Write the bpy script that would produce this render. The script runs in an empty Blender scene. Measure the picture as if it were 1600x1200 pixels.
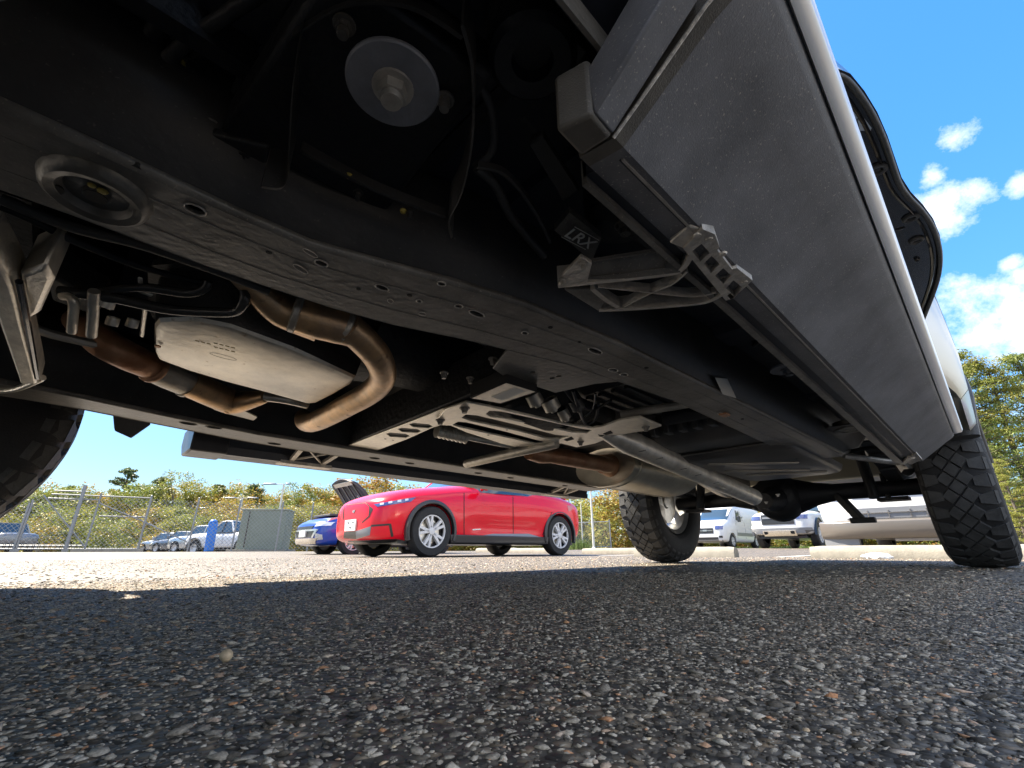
import bpy, bmesh, math, random
import numpy as np
from mathutils import Vector, Matrix
from mathutils.bvhtree import BVHTree

random.seed(7); rng = np.random.default_rng(7)
SC = bpy.context.scene
COL = SC.collection
R = math.radians

# ------------------------------------------------------------------ camera
F_PX = 708.0
FW = Vector((-0.671557, 0.655470, 0.345500))
RT = Vector((0.697780, 0.716307, -0.002658))
UP = Vector((0.249226, -0.239298, 0.938415))
CAM = Vector((0.947638, 0.0, 0.085164))
cam_data = bpy.data.cameras.new('camera')
cam_data.sensor_width = 36.0
cam_data.lens = 36.0 * F_PX / 1600.0
cam_data.clip_start = 0.01
cam_data.clip_end = 2000
cam = bpy.data.objects.new('camera', cam_data)
cam.matrix_world = Matrix(((RT.x, UP.x, -FW.x, CAM.x), (RT.y, UP.y, -FW.y, CAM.y), (RT.z, UP.z, -FW.z, CAM.z), (0, 0, 0, 1)))
COL.objects.link(cam)
SC.camera = cam

def ray(px, py):
    return FW + RT * ((px - 800) / F_PX) - UP * ((py - 600) / F_PX)
def pz(px, py, z):
    d = ray(px, py); return CAM + d * ((z - CAM.z) / d.z)
def pX(px, py, x):
    d = ray(px, py); return CAM + d * ((x - CAM.x) / d.x)
def pY(px, py, y):
    d = ray(px, py); return CAM + d * (y / d.y)

# ------------------------------------------------------------------ sky and sun
SUN_EL, SUN_DIR = R(50), Vector((-0.93, -0.37, 0)).normalized()
sun_vec = Vector((SUN_DIR.x * math.cos(SUN_EL), SUN_DIR.y * math.cos(SUN_EL), math.sin(SUN_EL)))
world = bpy.data.worlds.new('World'); SC.world = world; world.use_nodes = True
nt = world.node_tree; nt.nodes.clear()
def wn(t, **k):
    n = nt.nodes.new(t)
    for a, b in k.items(): setattr(n, a, b)
    return n
w_out = wn('ShaderNodeOutputWorld'); w_bg = wn('ShaderNodeBackground')
w_bg.inputs['Strength'].default_value = 0.058
w_sky = wn('ShaderNodeTexSky', sky_type='NISHITA', sun_disc=False)
w_sky.sun_elevation = SUN_EL
w_sky.sun_rotation = math.atan2(SUN_DIR.x, SUN_DIR.y)
w_sky.air_density = 1.0; w_sky.dust_density = 0.6; w_sky.ozone_density = 3.0
w_hsv = wn('ShaderNodeHueSaturation'); w_hsv.inputs['Saturation'].default_value = 1.3; w_hsv.inputs['Value'].default_value = 1.0
nt.links.new(w_sky.outputs[0], w_hsv.inputs['Color'])
w_tc = wn('ShaderNodeTexCoord')
w_n1 = wn('ShaderNodeTexNoise'); w_n1.inputs['Scale'].default_value = 7.0; w_n1.inputs['Detail'].default_value = 12.0; w_n1.inputs['Roughness'].default_value = 0.68
nt.links.new(w_tc.outputs['Generated'], w_n1.inputs['Vector'])
def wm(op, a, b=None, clamp=False):
    n = wn('ShaderNodeMath', operation=op); n.use_clamp = clamp
    for i, v in enumerate((a, b)):
        if v is None: continue
        if isinstance(v, (int, float)): n.inputs[i].default_value = v
        else: nt.links.new(v, n.inputs[i])
    return n.outputs[0]
clouds = [(1490, 215, 0.030), (1478, 320, 0.052), (1520, 300, 0.035), (1455, 275, 0.030), (1590, 285, 0.022),
          (1580, 408, 0.022), (1598, 430, 0.022), (1530, 520, 0.075), (1600, 510, 0.080), (1690, 520, 0.10), (1480, 560, 0.06),
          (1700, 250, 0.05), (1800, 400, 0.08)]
acc = None
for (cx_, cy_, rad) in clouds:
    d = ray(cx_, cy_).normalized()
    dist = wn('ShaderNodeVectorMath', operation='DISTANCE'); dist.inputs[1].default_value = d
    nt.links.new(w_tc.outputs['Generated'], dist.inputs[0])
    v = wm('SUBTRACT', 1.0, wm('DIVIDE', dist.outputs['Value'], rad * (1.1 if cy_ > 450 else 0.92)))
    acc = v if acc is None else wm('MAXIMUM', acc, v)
# noise that breaks up the unseen fill cloud added below
w_n2 = wn('ShaderNodeTexNoise'); w_n2.inputs['Scale'].default_value = 2.6; w_n2.inputs['Detail'].default_value = 3.0
nt.links.new(w_tc.outputs['Generated'], w_n2.inputs['Vector'])
nse = wm('MULTIPLY', wm('SUBTRACT', w_n1.outputs['Fac'], 0.50), 4.4)
# unseen cloud added past the right edge to fill the shade with neutral light
w_sx = wn('ShaderNodeSeparateXYZ'); nt.links.new(w_tc.outputs['Generated'], w_sx.inputs[0])
fill_cloud = wm('MULTIPLY', wm('MULTIPLY', wm('SUBTRACT', w_sx.outputs[0], 0.15), 8.0, True), 1.0, True)
fill_cloud = wm('SUBTRACT', wm('MULTIPLY', fill_cloud, wm('ADD', wm('MULTIPLY', wm('SUBTRACT', w_n2.outputs['Fac'], 0.5), 6.0), 1.75)), 1.0)
acc = wm('MAXIMUM', acc, fill_cloud)
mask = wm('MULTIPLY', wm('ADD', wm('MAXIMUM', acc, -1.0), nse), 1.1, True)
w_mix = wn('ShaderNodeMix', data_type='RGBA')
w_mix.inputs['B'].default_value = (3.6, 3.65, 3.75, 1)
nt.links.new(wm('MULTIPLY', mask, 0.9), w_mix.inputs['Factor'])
w_bw = wn('ShaderNodeRGBToBW'); nt.links.new(w_hsv.outputs[0], w_bw.inputs[0])
w_sc = wn('ShaderNodeVectorMath', operation='SCALE'); nt.links.new(w_hsv.outputs[0], w_sc.inputs[0])
nt.links.new(wm('DIVIDE', 1.45, wm('ADD', 1.0, wm('MULTIPLY', w_bw.outputs[0], 0.55))), w_sc.inputs['Scale'])
nt.links.new(w_sc.outputs[0], w_mix.inputs['A'])
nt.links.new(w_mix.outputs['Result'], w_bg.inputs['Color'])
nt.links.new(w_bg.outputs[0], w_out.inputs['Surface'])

sun_l = bpy.data.lights.new('sun', 'SUN'); sun_l.energy = 2.25; sun_l.angle = R(0.5); sun_l.color = (1.0, 0.90, 0.74)
sun_o = bpy.data.objects.new('sun', sun_l); sun_o.rotation_euler = (-sun_vec).to_track_quat('-Z', 'Y').to_euler(); COL.objects.link(sun_o)
vs = SC.view_settings
vs.view_transform = 'Standard'; vs.look = 'None'; vs.gamma = 1.0; vs.exposure = 3.12
SC.cycles.max_bounces = 8; SC.cycles.diffuse_bounces = 5

# ------------------------------------------------------------------ materials
def mat(name, col, rough=0.6, metal=0.0, var=0.0, vscale=8.0, bump=0.0, bscale=60.0, speck=None, coat=0.0, col2=None, island=0.0, spec=0.5):
    m = bpy.data.materials.new(name); m.use_nodes = True
    t = m.node_tree; b = t.nodes['Principled BSDF']
    b.inputs['Base Color'].default_value = (*col, 1); b.inputs['Roughness'].default_value = rough; b.inputs['Metallic'].default_value = metal
    b.inputs['Specular IOR Level'].default_value = spec
    if coat: b.inputs['Coat Weight'].default_value = coat; b.inputs['Coat Roughness'].default_value = 0.06
    tc = t.nodes.new('ShaderNodeTexCoord')
    out = None
    if var or col2:
        n = t.nodes.new('ShaderNodeTexNoise'); n.inputs['Scale'].default_value = vscale; n.inputs['Detail'].default_value = 7; n.inputs['Roughness'].default_value = 0.65
        t.links.new(tc.outputs['Object'], n.inputs['Vector'])
        mr = t.nodes.new('ShaderNodeMapRange'); mr.inputs['From Min'].default_value = 0.33; mr.inputs['From Max'].default_value = 0.67
        t.links.new(n.outputs['Fac'], mr.inputs['Value'])
        mx = t.nodes.new('ShaderNodeMix'); mx.data_type = 'RGBA'
        c2 = col2 if col2 else tuple(min(1, c * (1 + var)) for c in col)
        c1 = col if col2 else tuple(c * (1 - var) for c in col)
        mx.inputs['A'].default_value = (*c1, 1); mx.inputs['B'].default_value = (*c2, 1)
        t.links.new(mr.outputs[0], mx.inputs['Factor']); out = mx.outputs['Result']
        rr = t.nodes.new('ShaderNodeMapRange'); rr.inputs['To Min'].default_value = max(0.05, rough - 0.12); rr.inputs['To Max'].default_value = min(1, rough + 0.12)
        t.links.new(n.outputs['Fac'], rr.inputs['Value']); t.links.new(rr.outputs[0], b.inputs['Roughness'])
    if speck:
        n = t.nodes.new('ShaderNodeTexNoise'); n.inputs['Scale'].default_value = speck[0]; n.inputs['Detail'].default_value = 3
        t.links.new(tc.outputs['Object'], n.inputs['Vector'])
        mr = t.nodes.new('ShaderNodeMapRange'); mr.inputs['From Min'].default_value = speck[2]; mr.inputs['From Max'].default_value = speck[2] + 0.12
        t.links.new(n.outputs['Fac'], mr.inputs['Value'])
        mx = t.nodes.new('ShaderNodeMix'); mx.data_type = 'RGBA'; mx.inputs['B'].default_value = (*speck[1], 1)
        if out: t.links.new(out, mx.inputs['A'])
        else: mx.inputs['A'].default_value = (*col, 1)
        t.links.new(mr.outputs[0], mx.inputs['Factor']); out = mx.outputs['Result']
    if island:
        g = t.nodes.new('ShaderNodeNewGeometry'); h = t.nodes.new('ShaderNodeHueSaturation')
        mr = t.nodes.new('ShaderNodeMapRange'); mr.inputs['To Min'].default_value = 1 - island; mr.inputs['To Max'].default_value = 1 + island
        t.links.new(g.outputs['Random Per Island'], mr.inputs['Value']); t.links.new(mr.outputs[0], h.inputs['Value'])
        if out: t.links.new(out, h.inputs['Color'])
        else: h.inputs['Color'].default_value = (*col, 1)
        out = h.outputs[0]
    if out: t.links.new(out, b.inputs['Base Color'])
    if bump:
        n = t.nodes.new('ShaderNodeTexNoise'); n.inputs['Scale'].default_value = bscale; n.inputs['Detail'].default_value = 5
        t.links.new(tc.outputs['Object'], n.inputs['Vector'])
        bp = t.nodes.new('ShaderNodeBump'); bp.inputs['Strength'].default_value = bump; bp.inputs['Distance'].default_value = 0.01
        t.links.new(n.outputs['Fac'], bp.inputs['Height']); t.links.new(bp.outputs[0], b.inputs['Normal'])
    return m

M = dict(
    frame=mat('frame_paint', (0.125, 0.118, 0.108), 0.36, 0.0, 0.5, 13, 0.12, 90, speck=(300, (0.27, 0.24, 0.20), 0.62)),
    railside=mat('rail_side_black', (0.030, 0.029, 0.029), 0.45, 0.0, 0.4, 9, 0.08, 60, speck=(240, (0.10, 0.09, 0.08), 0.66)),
    under=mat('underbody_black', (0.010, 0.011, 0.014), 0.55, 0, 0.4, 9, 0.3, 70),
    floor=mat('floor_sheet', (0.010, 0.013, 0.022), 0.5, 0, 0.4, 6, 0.2, 40),
    plastic=mat('dark_plastic', (0.042, 0.042, 0.043), 0.5, 0, 0.3, 12, 0.2, 120),
    cladding=mat('speckled_board_plastic', (0.140, 0.142, 0.155), 0.58, 0, 0.30, 9, 0.10, 700, speck=(420, (0.40, 0.37, 0.33), 0.625)),
    cladding2=mat('board_cap_plastic', (0.085, 0.077, 0.066), 0.6, 0, 0.25, 30, 0.15, 700, speck=(300, (0.2, 0.18, 0.15), 0.66)),
    boardrail=mat('board_rail_black', (0.030, 0.033, 0.042), 0.35, 0.3, 0.2, 20),
    bracket=mat('cast_bracket', (0.52, 0.49, 0.45), 0.38, 0.55, 0.3, 30, 0.3, 140),
    steel=mat('bare_steel', (0.80, 0.76, 0.68), 0.32, 0.8, 0.25, 18, 0.12, 60),
    alu=mat('cast_aluminium', (0.82, 0.77, 0.68), 0.38, 0.75, 0.2, 22, 0.15, 120),
    pan=mat('pan_steel', (0.76, 0.71, 0.62), 0.36, 0.7, 0.24, 10, 0.10, 45, speck=(60, (0.40, 0.31, 0.20), 0.66)),
    plate=mat('grey_plate', (0.46, 0.43, 0.38), 0.38, 0.6, 0.2, 16, 0.15, 80),
    brace=mat('brace_metal', (0.88, 0.82, 0.72), 0.36, 0.7, 0.16, 25, 0.1, 90),
    rusty=mat('heat_tinted_pipe', (0.74, 0.48, 0.26), 0.34, 0.75, 0, 16, 0.12, 60, col2=(0.40, 0.29, 0.20), speck=(45, (0.22, 0.13, 0.08), 0.64)),
    rust2=mat('brown_pipe', (0.36, 0.15, 0.07), 0.4, 0.4, 0, 12, 0.15, 60, col2=(0.55, 0.33, 0.20)),
    muffler=mat('muffler_steel', (0.86, 0.79, 0.66), 0.33, 0.7, 0.2, 5, 0.06, 30),
    shaft=mat('shaft_aluminium', (0.80, 0.77, 0.70), 0.34, 0.6, 0.22, 14, 0.12, 50, speck=(18, (0.14, 0.12, 0.10), 0.70)),
    rubber=mat('tyre_rubber', (0.014, 0.014, 0.015), 0.72, 0, 0.35, 20, 0.3, 200),
    rubber2=mat('paler_tread', (0.050, 0.050, 0.050), 0.7, 0, 0.4, 22, 0.3, 200),  # tread blocks coloured paler than the rubber in the grooves
    rim=mat('rim_metal', (0.45, 0.45, 0.44), 0.35, 0.8, 0.15, 12),
    washer=mat('blue_grey_washer', (0.19, 0.20, 0.23), 0.5, 0.3, 0.15, 30, 0.15, 150),
    bolt=mat('zinc_bolt', (0.42, 0.40, 0.37), 0.4, 0.6, 0.2, 60),
    paint=mat('silver_paint', (0.42, 0.405, 0.33), 0.32, 0.5, 0, coat=0.3),
    trim=mat('bright_trim', (0.80, 0.81, 0.82), 0.28, 0.35),
    tank=mat('tank_plastic', (0.075, 0.073, 0.072), 0.32, 0, 0.3, 10, 0.1, 60),
    loop=mat('stabiliser_black', (0.05, 0.05, 0.05), 0.25, 0.3),
    glass=mat('dark_glass', (0.015, 0.018, 0.022), 0.05, 0, coat=1.0),
    gloss=mat('gloss_black', (0.010, 0.011, 0.016), 0.18, 0, coat=0.6),
    lens=mat('clear_lens', (0.62, 0.68, 0.74), 0.08, 0.3, coat=1.0),
    black=mat('matte_black', (0.008, 0.008, 0.009), 0.8),
    white=mat('white_paint', (0.64, 0.645, 0.655), 0.3, 0, coat=0.3),
    label=mat('white_label', (0.75, 0.75, 0.72), 0.6),
    ink=mat('black_ink', (0.03, 0.03, 0.03), 0.6),
    worn=mat('worn_pad_metal', (0.060, 0.058, 0.053), 0.34, 0.3, 0, 14, 0.15, 80, col2=(0.125, 0.12, 0.11)),
    yellow=mat('yellow_wax', (0.35, 0.27, 0.05), 0.6),
)

# ------------------------------------------------------------------ mesh helpers
class MB:
    def __init__(s): s.v = []; s.f = []
    def add(s, vs, fs):
        o = len(s.v); s.v.extend([tuple(v) for v in vs]); s.f.extend([tuple(i + o for i in f) for f in fs]); return s
    def box(s, c, d, m=None):
        x, y, z = d[0] / 2, d[1] / 2, d[2] / 2
        vs = [Vector(p) for p in ((-x, -y, -z), (x, -y, -z), (x, y, -z), (-x, y, -z), (-x, -y, z), (x, -y, z), (x, y, z), (-x, y, z))]
        if m: vs = [m @ v for v in vs]
        vs = [v + Vector(c) for v in vs]
        return s.add(vs, ((3, 2, 1, 0), (4, 5, 6, 7), (0, 1, 5, 4), (1, 2, 6, 5), (2, 3, 7, 6), (3, 0, 4, 7)))
    def hexa(s, b, t):
        """four bottom points, four top points in the same order"""
        n = len(b)
        return s.add(list(b) + list(t), [tuple(range(n))[::-1], tuple(range(n, 2 * n))] + [(i, (i + 1) % n, n + (i + 1) % n, n + i) for i in range(n)])
    def tube(s, path, r, n=10, cap=True):
        P = [Vector(p) for p in path]; rs = r if isinstance(r, (list, tuple)) else [r] * len(P)
        rings = []; ref = None
        for i, p in enumerate(P):
            t = (P[min(i + 1, len(P) - 1)] - P[max(i - 1, 0)]).normalized()
            if ref is None:
                ref = Vector((0, 0, 1)) if abs(t.z) < 0.9 else Vector((1, 0, 0))
            a = (ref - t * ref.dot(t)).normalized(); b_ = t.cross(a); ref = a
            rings.append([p + (a * math.cos(2 * math.pi * k / n) + b_ * math.sin(2 * math.pi * k / n)) * rs[i] for k in range(n)])
        vs = [v for g in rings for v in g]; fs = []
        for i in range(len(P) - 1):
            for k in range(n):
                fs.append((i * n + k, i * n + (k + 1) % n, (i + 1) * n + (k + 1) % n, (i + 1) * n + k))
        if cap: fs.append(tuple(range(n))[::-1]); fs.append(tuple((len(P) - 1) * n + k for k in range(n)))
        return s.add(vs, fs)
    def bar(s, a, b, w, h, up=Vector((0, 0, 1))):
        a, b = Vector(a), Vector(b); t = (b - a).normalized(); x = t.cross(up).normalized(); z = x.cross(t)
        q = lambda p: [p - x * w / 2 - z * h / 2, p + x * w / 2 - z * h / 2, p + x * w / 2 + z * h / 2, p - x * w / 2 + z * h / 2]
        return s.hexa(q(a), q(b))
    def loft(s, rings, closed=True, cap=True):
        n = len(rings[0]); vs = [v for g in rings for v in g]; fs = []
        for i in range(len(rings) - 1):
            for k in range(n if closed else n - 1):
                fs.append((i * n + k, i * n + (k + 1) % n, (i + 1) * n + (k + 1) % n, (i + 1) * n + k))
        if cap and closed: fs.append(tuple(range(n))[::-1]); fs.append(tuple((len(rings) - 1) * n + k for k in range(n)))
        return s.add(vs, fs)
    def lathe(s, prof, n=32, m=None, c=(0, 0, 0)):
        """profile of (radius, height) round local z"""
        vs = []; fs = []; k = len(prof)
        for i in range(n):
            a = 2 * math.pi * i / n
            for (r, h) in prof:
                v = Vector((r * math.cos(a), r * math.sin(a), h))
                vs.append((m @ v if m else v) + Vector(c))
        for i in range(n):
            j = (i + 1) % n
            for q in range(k - 1): fs.append((i * k + q, j * k + q, j * k + q + 1, i * k + q + 1))
        return s.add(vs, fs)
    def plate(s, outline, thick, holes=(), direction=Vector((0, 0, 1))):
        """flat outline (3D points, coplanar-ish) with real holes, given a thickness"""
        bm = bmesh.new(); es = []
        for loop in [outline] + list(holes):
            vv = [bm.verts.new(p) for p in loop]
            es += [bm.edges.new((vv[i], vv[(i + 1) % len(vv)])) for i in range(len(vv))]
        g = bmesh.ops.triangle_fill(bm, use_beauty=True, use_dissolve=False, edges=es)
        fs = [f for f in bm.faces]
        bmesh.ops.recalc_face_normals(bm, faces=fs)
        ex = bmesh.ops.extrude_face_region(bm, geom=fs)
        bmesh.ops.translate(bm, verts=[v for v in ex['geom'] if isinstance(v, bmesh.types.BMVert)], vec=direction * thick)
        bmesh.ops.recalc_face_normals(bm, faces=bm.faces[:])
        bm.verts.index_update()
        s.add([v.co.copy() for v in bm.verts], [[v.index for v in f.verts] for f in bm.faces]); bm.free(); return s
    def mesh(s, name):
        me = bpy.data.meshes.new(name); me.from_pydata([tuple(v) for v in s.v], [], s.f); me.update(); return me
    def build(s, name, m, parent=None, smooth=35, bevel=0, origin=None, fixn=True, sub=0):
        me = s.mesh(name)
        if fixn:
            bm = bmesh.new(); bm.from_mesh(me); bmesh.ops.recalc_face_normals(bm, faces=bm.faces[:]); bm.to_mesh(me); bm.free()
        if origin is not None: me.transform(Matrix.Translation(-Vector(origin)))
        me.materials.append(m if not isinstance(m, str) else M[m])
        if smooth:
            for p in me.polygons: p.use_smooth = True
            me.set_sharp_from_angle(angle=R(smooth))
        o = bpy.data.objects.new(name, me); COL.objects.link(o)
        if origin is not None: o.location = origin
        if parent: o.parent = parent
        if bevel:
            b = o.modifiers.new('bevel', 'BEVEL'); b.width = bevel; b.segments = 2; b.limit_method = 'ANGLE'; b.angle_limit = R(35)
        if sub:
            q = o.modifiers.new('subsurf', 'SUBSURF'); q.levels = sub; q.render_levels = sub
        return o

def tag(o, label=None, cat=None, group=None, kind=None):
    if label: o['label'] = label
    if cat: o['category'] = cat
    if group: o['group'] = group
    if kind: o['kind'] = kind
    return o
def empty(name, loc, rz=0.0):
    o = bpy.data.objects.new(name, None); o.location = loc; o.rotation_euler = (0, 0, rz); o.empty_display_size = 0.2; COL.objects.link(o); return o
def copy_tree(o, parent=None):
    c = o.copy(); COL.objects.link(c); c.parent = parent
    for ch in list(o.children): copy_tree(ch, c)
    return c
def smooth_path(pts, n=6):
    P = [Vector(p) for p in pts]; out = []
    for i in range(len(P) - 1):
        p0, p1, p2, p3 = P[max(i - 1, 0)], P[i], P[i + 1], P[min(i + 2, len(P) - 1)]
        for k in range(n):
            t = k / n
            out.append(0.5 * ((2 * p1) + (p2 - p0) * t + (2 * p0 - 5 * p1 + 4 * p2 - p3) * t * t + (3 * p1 - p0 - 3 * p2 + p3) * t ** 3))
    out.append(P[-1]); return out
def oval(c, rx, ry, n=14, rot=0.0):
    c = Vector(c); return [c + Vector((rx * math.cos(a) * math.cos(rot) - ry * math.sin(a) * math.sin(rot), rx * math.cos(a) * math.sin(rot) + ry * math.sin(a) * math.cos(rot), 0)) for a in (2 * math.pi * i / n for i in range(n))]
RX90 = Matrix.Rotation(R(90), 3, 'X'); RY90 = Matrix.Rotation(R(90), 3, 'Y')

# ------------------------------------------------------------------ ground
def sstep(a, b, x):
    t = min(1, max(0, (x - a) / (b - a))); return t * t * (3 - 2 * t)
def gz(x, y):
    """the lot is level under the truck and rises a few centimetres towards its edges"""
    r = math.hypot(x - 0.9, y)
    right = sstep(R(50), R(25), math.atan2(-(x - 0.9), y)) if y > 0 else 0
    return 0.085 * sstep(9, 21, r) + right * 0.08 * sstep(9.5, 24, r)
def at(px, dist, dz=0.0):
    """ground point at a bearing seen through pixel column px near the horizon, at a distance"""
    d = ray(px, 855); h = math.hypot(d.x, d.y); x, y = CAM.x + d.x / h * dist, CAM.y + d.y / h * dist
    return Vector((x, y, gz(x, y) + dz))

def asphalt():
    m = bpy.data.materials.new('asphalt'); m.use_nodes = True; t = m.node_tree; b = t.nodes['Principled BSDF']
    tc = t.nodes.new('ShaderNodeTexCoord')
    v = t.nodes.new('ShaderNodeTexVoronoi'); v.inputs['Scale'].default_value = 150; v.inputs['Randomness'].default_value = 1.0
    t.links.new(tc.outputs['Object'], v.inputs['Vector'])
    sep = t.nodes.new('ShaderNodeSeparateColor'); t.links.new(v.outputs['Color'], sep.inputs[0])
    cr = t.nodes.new('ShaderNodeValToRGB'); e = cr.color_ramp.elements
    e[0].position = 0; e[0].color = (0.055, 0.048, 0.040, 1); e[1].position = 1; e[1].color = (0.60, 0.50, 0.37, 1)
    for p, c in ((0.3, (0.105, 0.092, 0.075, 1)), (0.55, (0.19, 0.163, 0.13, 1)), (0.78, (0.29, 0.245, 0.185, 1)), (0.9, (0.36, 0.26, 0.16, 1))):
        q = e.new(p); q.color = c
    t.links.new(sep.outputs[0], cr.inputs['Fac'])
    # dark binder between the stones
    mr = t.nodes.new('ShaderNodeMapRange'); mr.inputs['From Min'].default_value = 0.25; mr.inputs['From Max'].default_value = 0.75; mr.inputs['To Min'].default_value = 1; mr.inputs['To Max'].default_value = 0.45
    t.links.new(v.outputs['Distance'], mr.inputs['Value'])
    n = t.nodes.new('ShaderNodeTexNoise'); n.inputs['Scale'].default_value = 1.4; n.inputs['Detail'].default_value = 6
    t.links.new(tc.outputs['Object'], n.inputs['Vector'])
    mr2 = t.nodes.new('ShaderNodeMapRange'); mr2.inputs['From Min'].default_value = 0.3; mr2.inputs['From Max'].default_value = 0.7; mr2.inputs['To Min'].default_value = 0.64; mr2.inputs['To Max'].default_value = 0.92
    t.links.new(n.outputs['Fac'], mr2.inputs['Value'])
    mm = t.nodes.new('ShaderNodeMath'); mm.operation = 'MULTIPLY'; t.links.new(mr.outputs[0], mm.inputs[0]); t.links.new(mr2.outputs[0], mm.inputs[1])
    mx = t.nodes.new('ShaderNodeMix'); mx.data_type = 'RGBA'; mx.blend_type = 'MULTIPLY'; mx.inputs['Factor'].default_value = 1
    t.links.new(cr.outputs[0], mx.inputs['A']); t.links.new(mm.outputs[0], mx.inputs['B'])
    t.links.new(mx.outputs['Result'], b.inputs['Base Color']); b.inputs['Roughness'].default_value = 0.62
    bp = t.nodes.new('ShaderNodeBump'); bp.inputs['Strength'].default_value = 0.8; bp.inputs['Distance'].default_value = 0.004; bp.invert = True
    t.links.new(v.outputs['Distance'], bp.inputs['Height']); t.links.new(bp.outputs[0], b.inputs['Normal'])
    return m
M['asphalt'] = asphalt()
def build_ground():
    g = MB(); xs = sorted(set([-400, -200, -120, -80, -60, 60, 80, 120, 200, 400] + [x * 1.5 for x in range(-30, 31)])); ys = sorted(set([-400, -200, -100, -50, 80, 120, 200, 400] + [y * 1.5 for y in range(-20, 41)]))
    vs = [(x, y, gz(x, y)) for y in ys for x in xs]; n = len(xs)
    g.add(vs, [(j * n + i, j * n + i + 1, (j + 1) * n + i + 1, (j + 1) * n + i) for j in range(len(ys) - 1) for i in range(n - 1)])
    tag(g.build('asphalt_lot', 'asphalt', smooth=60), kind='structure')
build_ground()

def build_aggregate(N, r0, r1, pw, size0, smin, smax, name, label, sub=1, m=None):
    """the chips that stand proud of the asphalt near the camera"""
    ico = bmesh.new()
    if sub: bmesh.ops.create_icosphere(ico, subdivisions=1, radius=1.0)
    else:
        vv = [ico.verts.new(p) for p in ((1, 0, 0), (0, 1, 0), (-1, 0, 0), (0, -1, 0), (.1, .1, 1), (0, 0, -1))]
        for k in range(4): ico.faces.new((vv[k], vv[(k + 1) % 4], vv[4])); ico.faces.new((vv[(k + 1) % 4], vv[k], vv[5]))
        ico.verts.index_update()
    bv = np.array([v.co[:] for v in ico.verts]); bf = np.array([[v.index for v in f.verts] for f in ico.faces]); ico.free()
    bear = R(45.7) + rng.uniform(-R(53), R(53), N)
    rad = r0 + (rng.random(N) ** pw) * (r1 - r0)
    x = CAM.x - np.sin(bear) * rad; y = np.cos(bear) * rad
    size = np.clip(rng.lognormal(math.log(size0), 0.42, N), smin, smax) * (1 + 0.25 * np.clip(rad - 0.8, 0, 1.5))
    sc = np.stack([size * rng.uniform(0.8, 1.45, N), size * rng.uniform(0.75, 1.1, N), size * rng.uniform(0.24, 0.46, N)], 1)
    ang = rng.uniform(0, 2 * math.pi, N); tx = rng.normal(0, 0.22, N)
    V = bv[None] * (1 + rng.normal(0, 0.24, (N, len(bv), 1))) * sc[:, None, :]
    V[:, :, 2] += V[:, :, 0] * tx[:, None]
    c, s = np.cos(ang)[:, None], np.sin(ang)[:, None]
    W = np.stack([V[:, :, 0] * c - V[:, :, 1] * s + x[:, None], V[:, :, 0] * s + V[:, :, 1] * c + y[:, None], V[:, :, 2] + (sc[:, 2] * rng.uniform(-0.45, 0.25, N))[:, None]], 2)
    F = bf[None] + (np.arange(N) * len(bv))[:, None, None]
    me = bpy.data.meshes.new(name); nv, nf = N * len(bv), N * len(bf)
    me.vertices.add(nv); me.vertices.foreach_set('co', W.reshape(-1)); me.loops.add(nf * 3); me.loops.foreach_set('vertex_index', F.reshape(-1).astype(np.int32))
    me.polygons.add(nf); me.polygons.foreach_set('loop_start', np.arange(nf, dtype=np.int32) * 3)
    m = M.get('chip') or bpy.data.materials.new('asphalt_chip'); M['chip'] = m; m.use_nodes = True; t = m.node_tree; t.nodes.clear(); b = t.nodes.new('ShaderNodeBsdfPrincipled'); mo_ = t.nodes.new('ShaderNodeOutputMaterial'); t.links.new(b.outputs[0], mo_.inputs[0])
    gm = t.nodes.new('ShaderNodeNewGeometry'); cr = t.nodes.new('ShaderNodeValToRGB'); e = cr.color_ramp.elements
    e[0].position = 0; e[0].color = (0.052, 0.045, 0.036, 1); e[1].position = 1; e[1].color = (0.72, 0.63, 0.50, 1)
    for p, cc in ((0.22, (0.12, 0.103, 0.082, 1)), (0.45, (0.27, 0.235, 0.188, 1)), (0.72, (0.45, 0.395, 0.315, 1)), (0.90, (0.60, 0.53, 0.43, 1)), (0.983, (0.55, 0.26, 0.12, 1)), (0.988, (0.78, 0.62, 0.40, 1))):
        q = e.new(p); q.color = cc
    t.links.new(gm.outputs['Random Per Island'], cr.inputs['Fac'])
    tc = t.nodes.new('ShaderNodeTexCoord'); n = t.nodes.new('ShaderNodeTexNoise'); n.inputs['Scale'].default_value = 700; n.inputs['Detail'].default_value = 3
    t.links.new(tc.outputs['Object'], n.inputs['Vector'])
    mr = t.nodes.new('ShaderNodeMapRange'); mr.inputs['From Min'].default_value = 0.3; mr.inputs['From Max'].default_value = 0.7; mr.inputs['To Min'].default_value = 0.65; mr.inputs['To Max'].default_value = 1.3
    t.links.new(n.outputs['Fac'], mr.inputs['Value'])
    mx = t.nodes.new('ShaderNodeMix'); mx.data_type = 'RGBA'; mx.blend_type = 'MULTIPLY'; mx.inputs['Factor'].default_value = 1
    t.links.new(cr.outputs[0], mx.inputs['A']); t.links.new(mr.outputs[0], mx.inputs['B']); t.links.new(mx.outputs['Result'], b.inputs['Base Color'])
    b.inputs['Roughness'].default_value = 0.68; b.inputs['Specular IOR Level'].default_value = 0.15
    me.materials.append(m); me.update(); me.validate()
    o = bpy.data.objects.new(name, me); COL.objects.link(o)
    tag(o, label, 'gravel', kind='stuff')
build_aggregate(36000, 0.17, 2.1, 0.72, 0.00205, 0.0012, 0.0050, 'asphalt_chips', 'larger stone chips bedded in the shaded asphalt of the foreground')
build_aggregate(150000, 0.17, 1.9, 0.68, 0.00125, 0.0007, 0.0024, 'fine_asphalt_chips', 'fine grit bedded between the stones of the shaded asphalt', 0)
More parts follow.
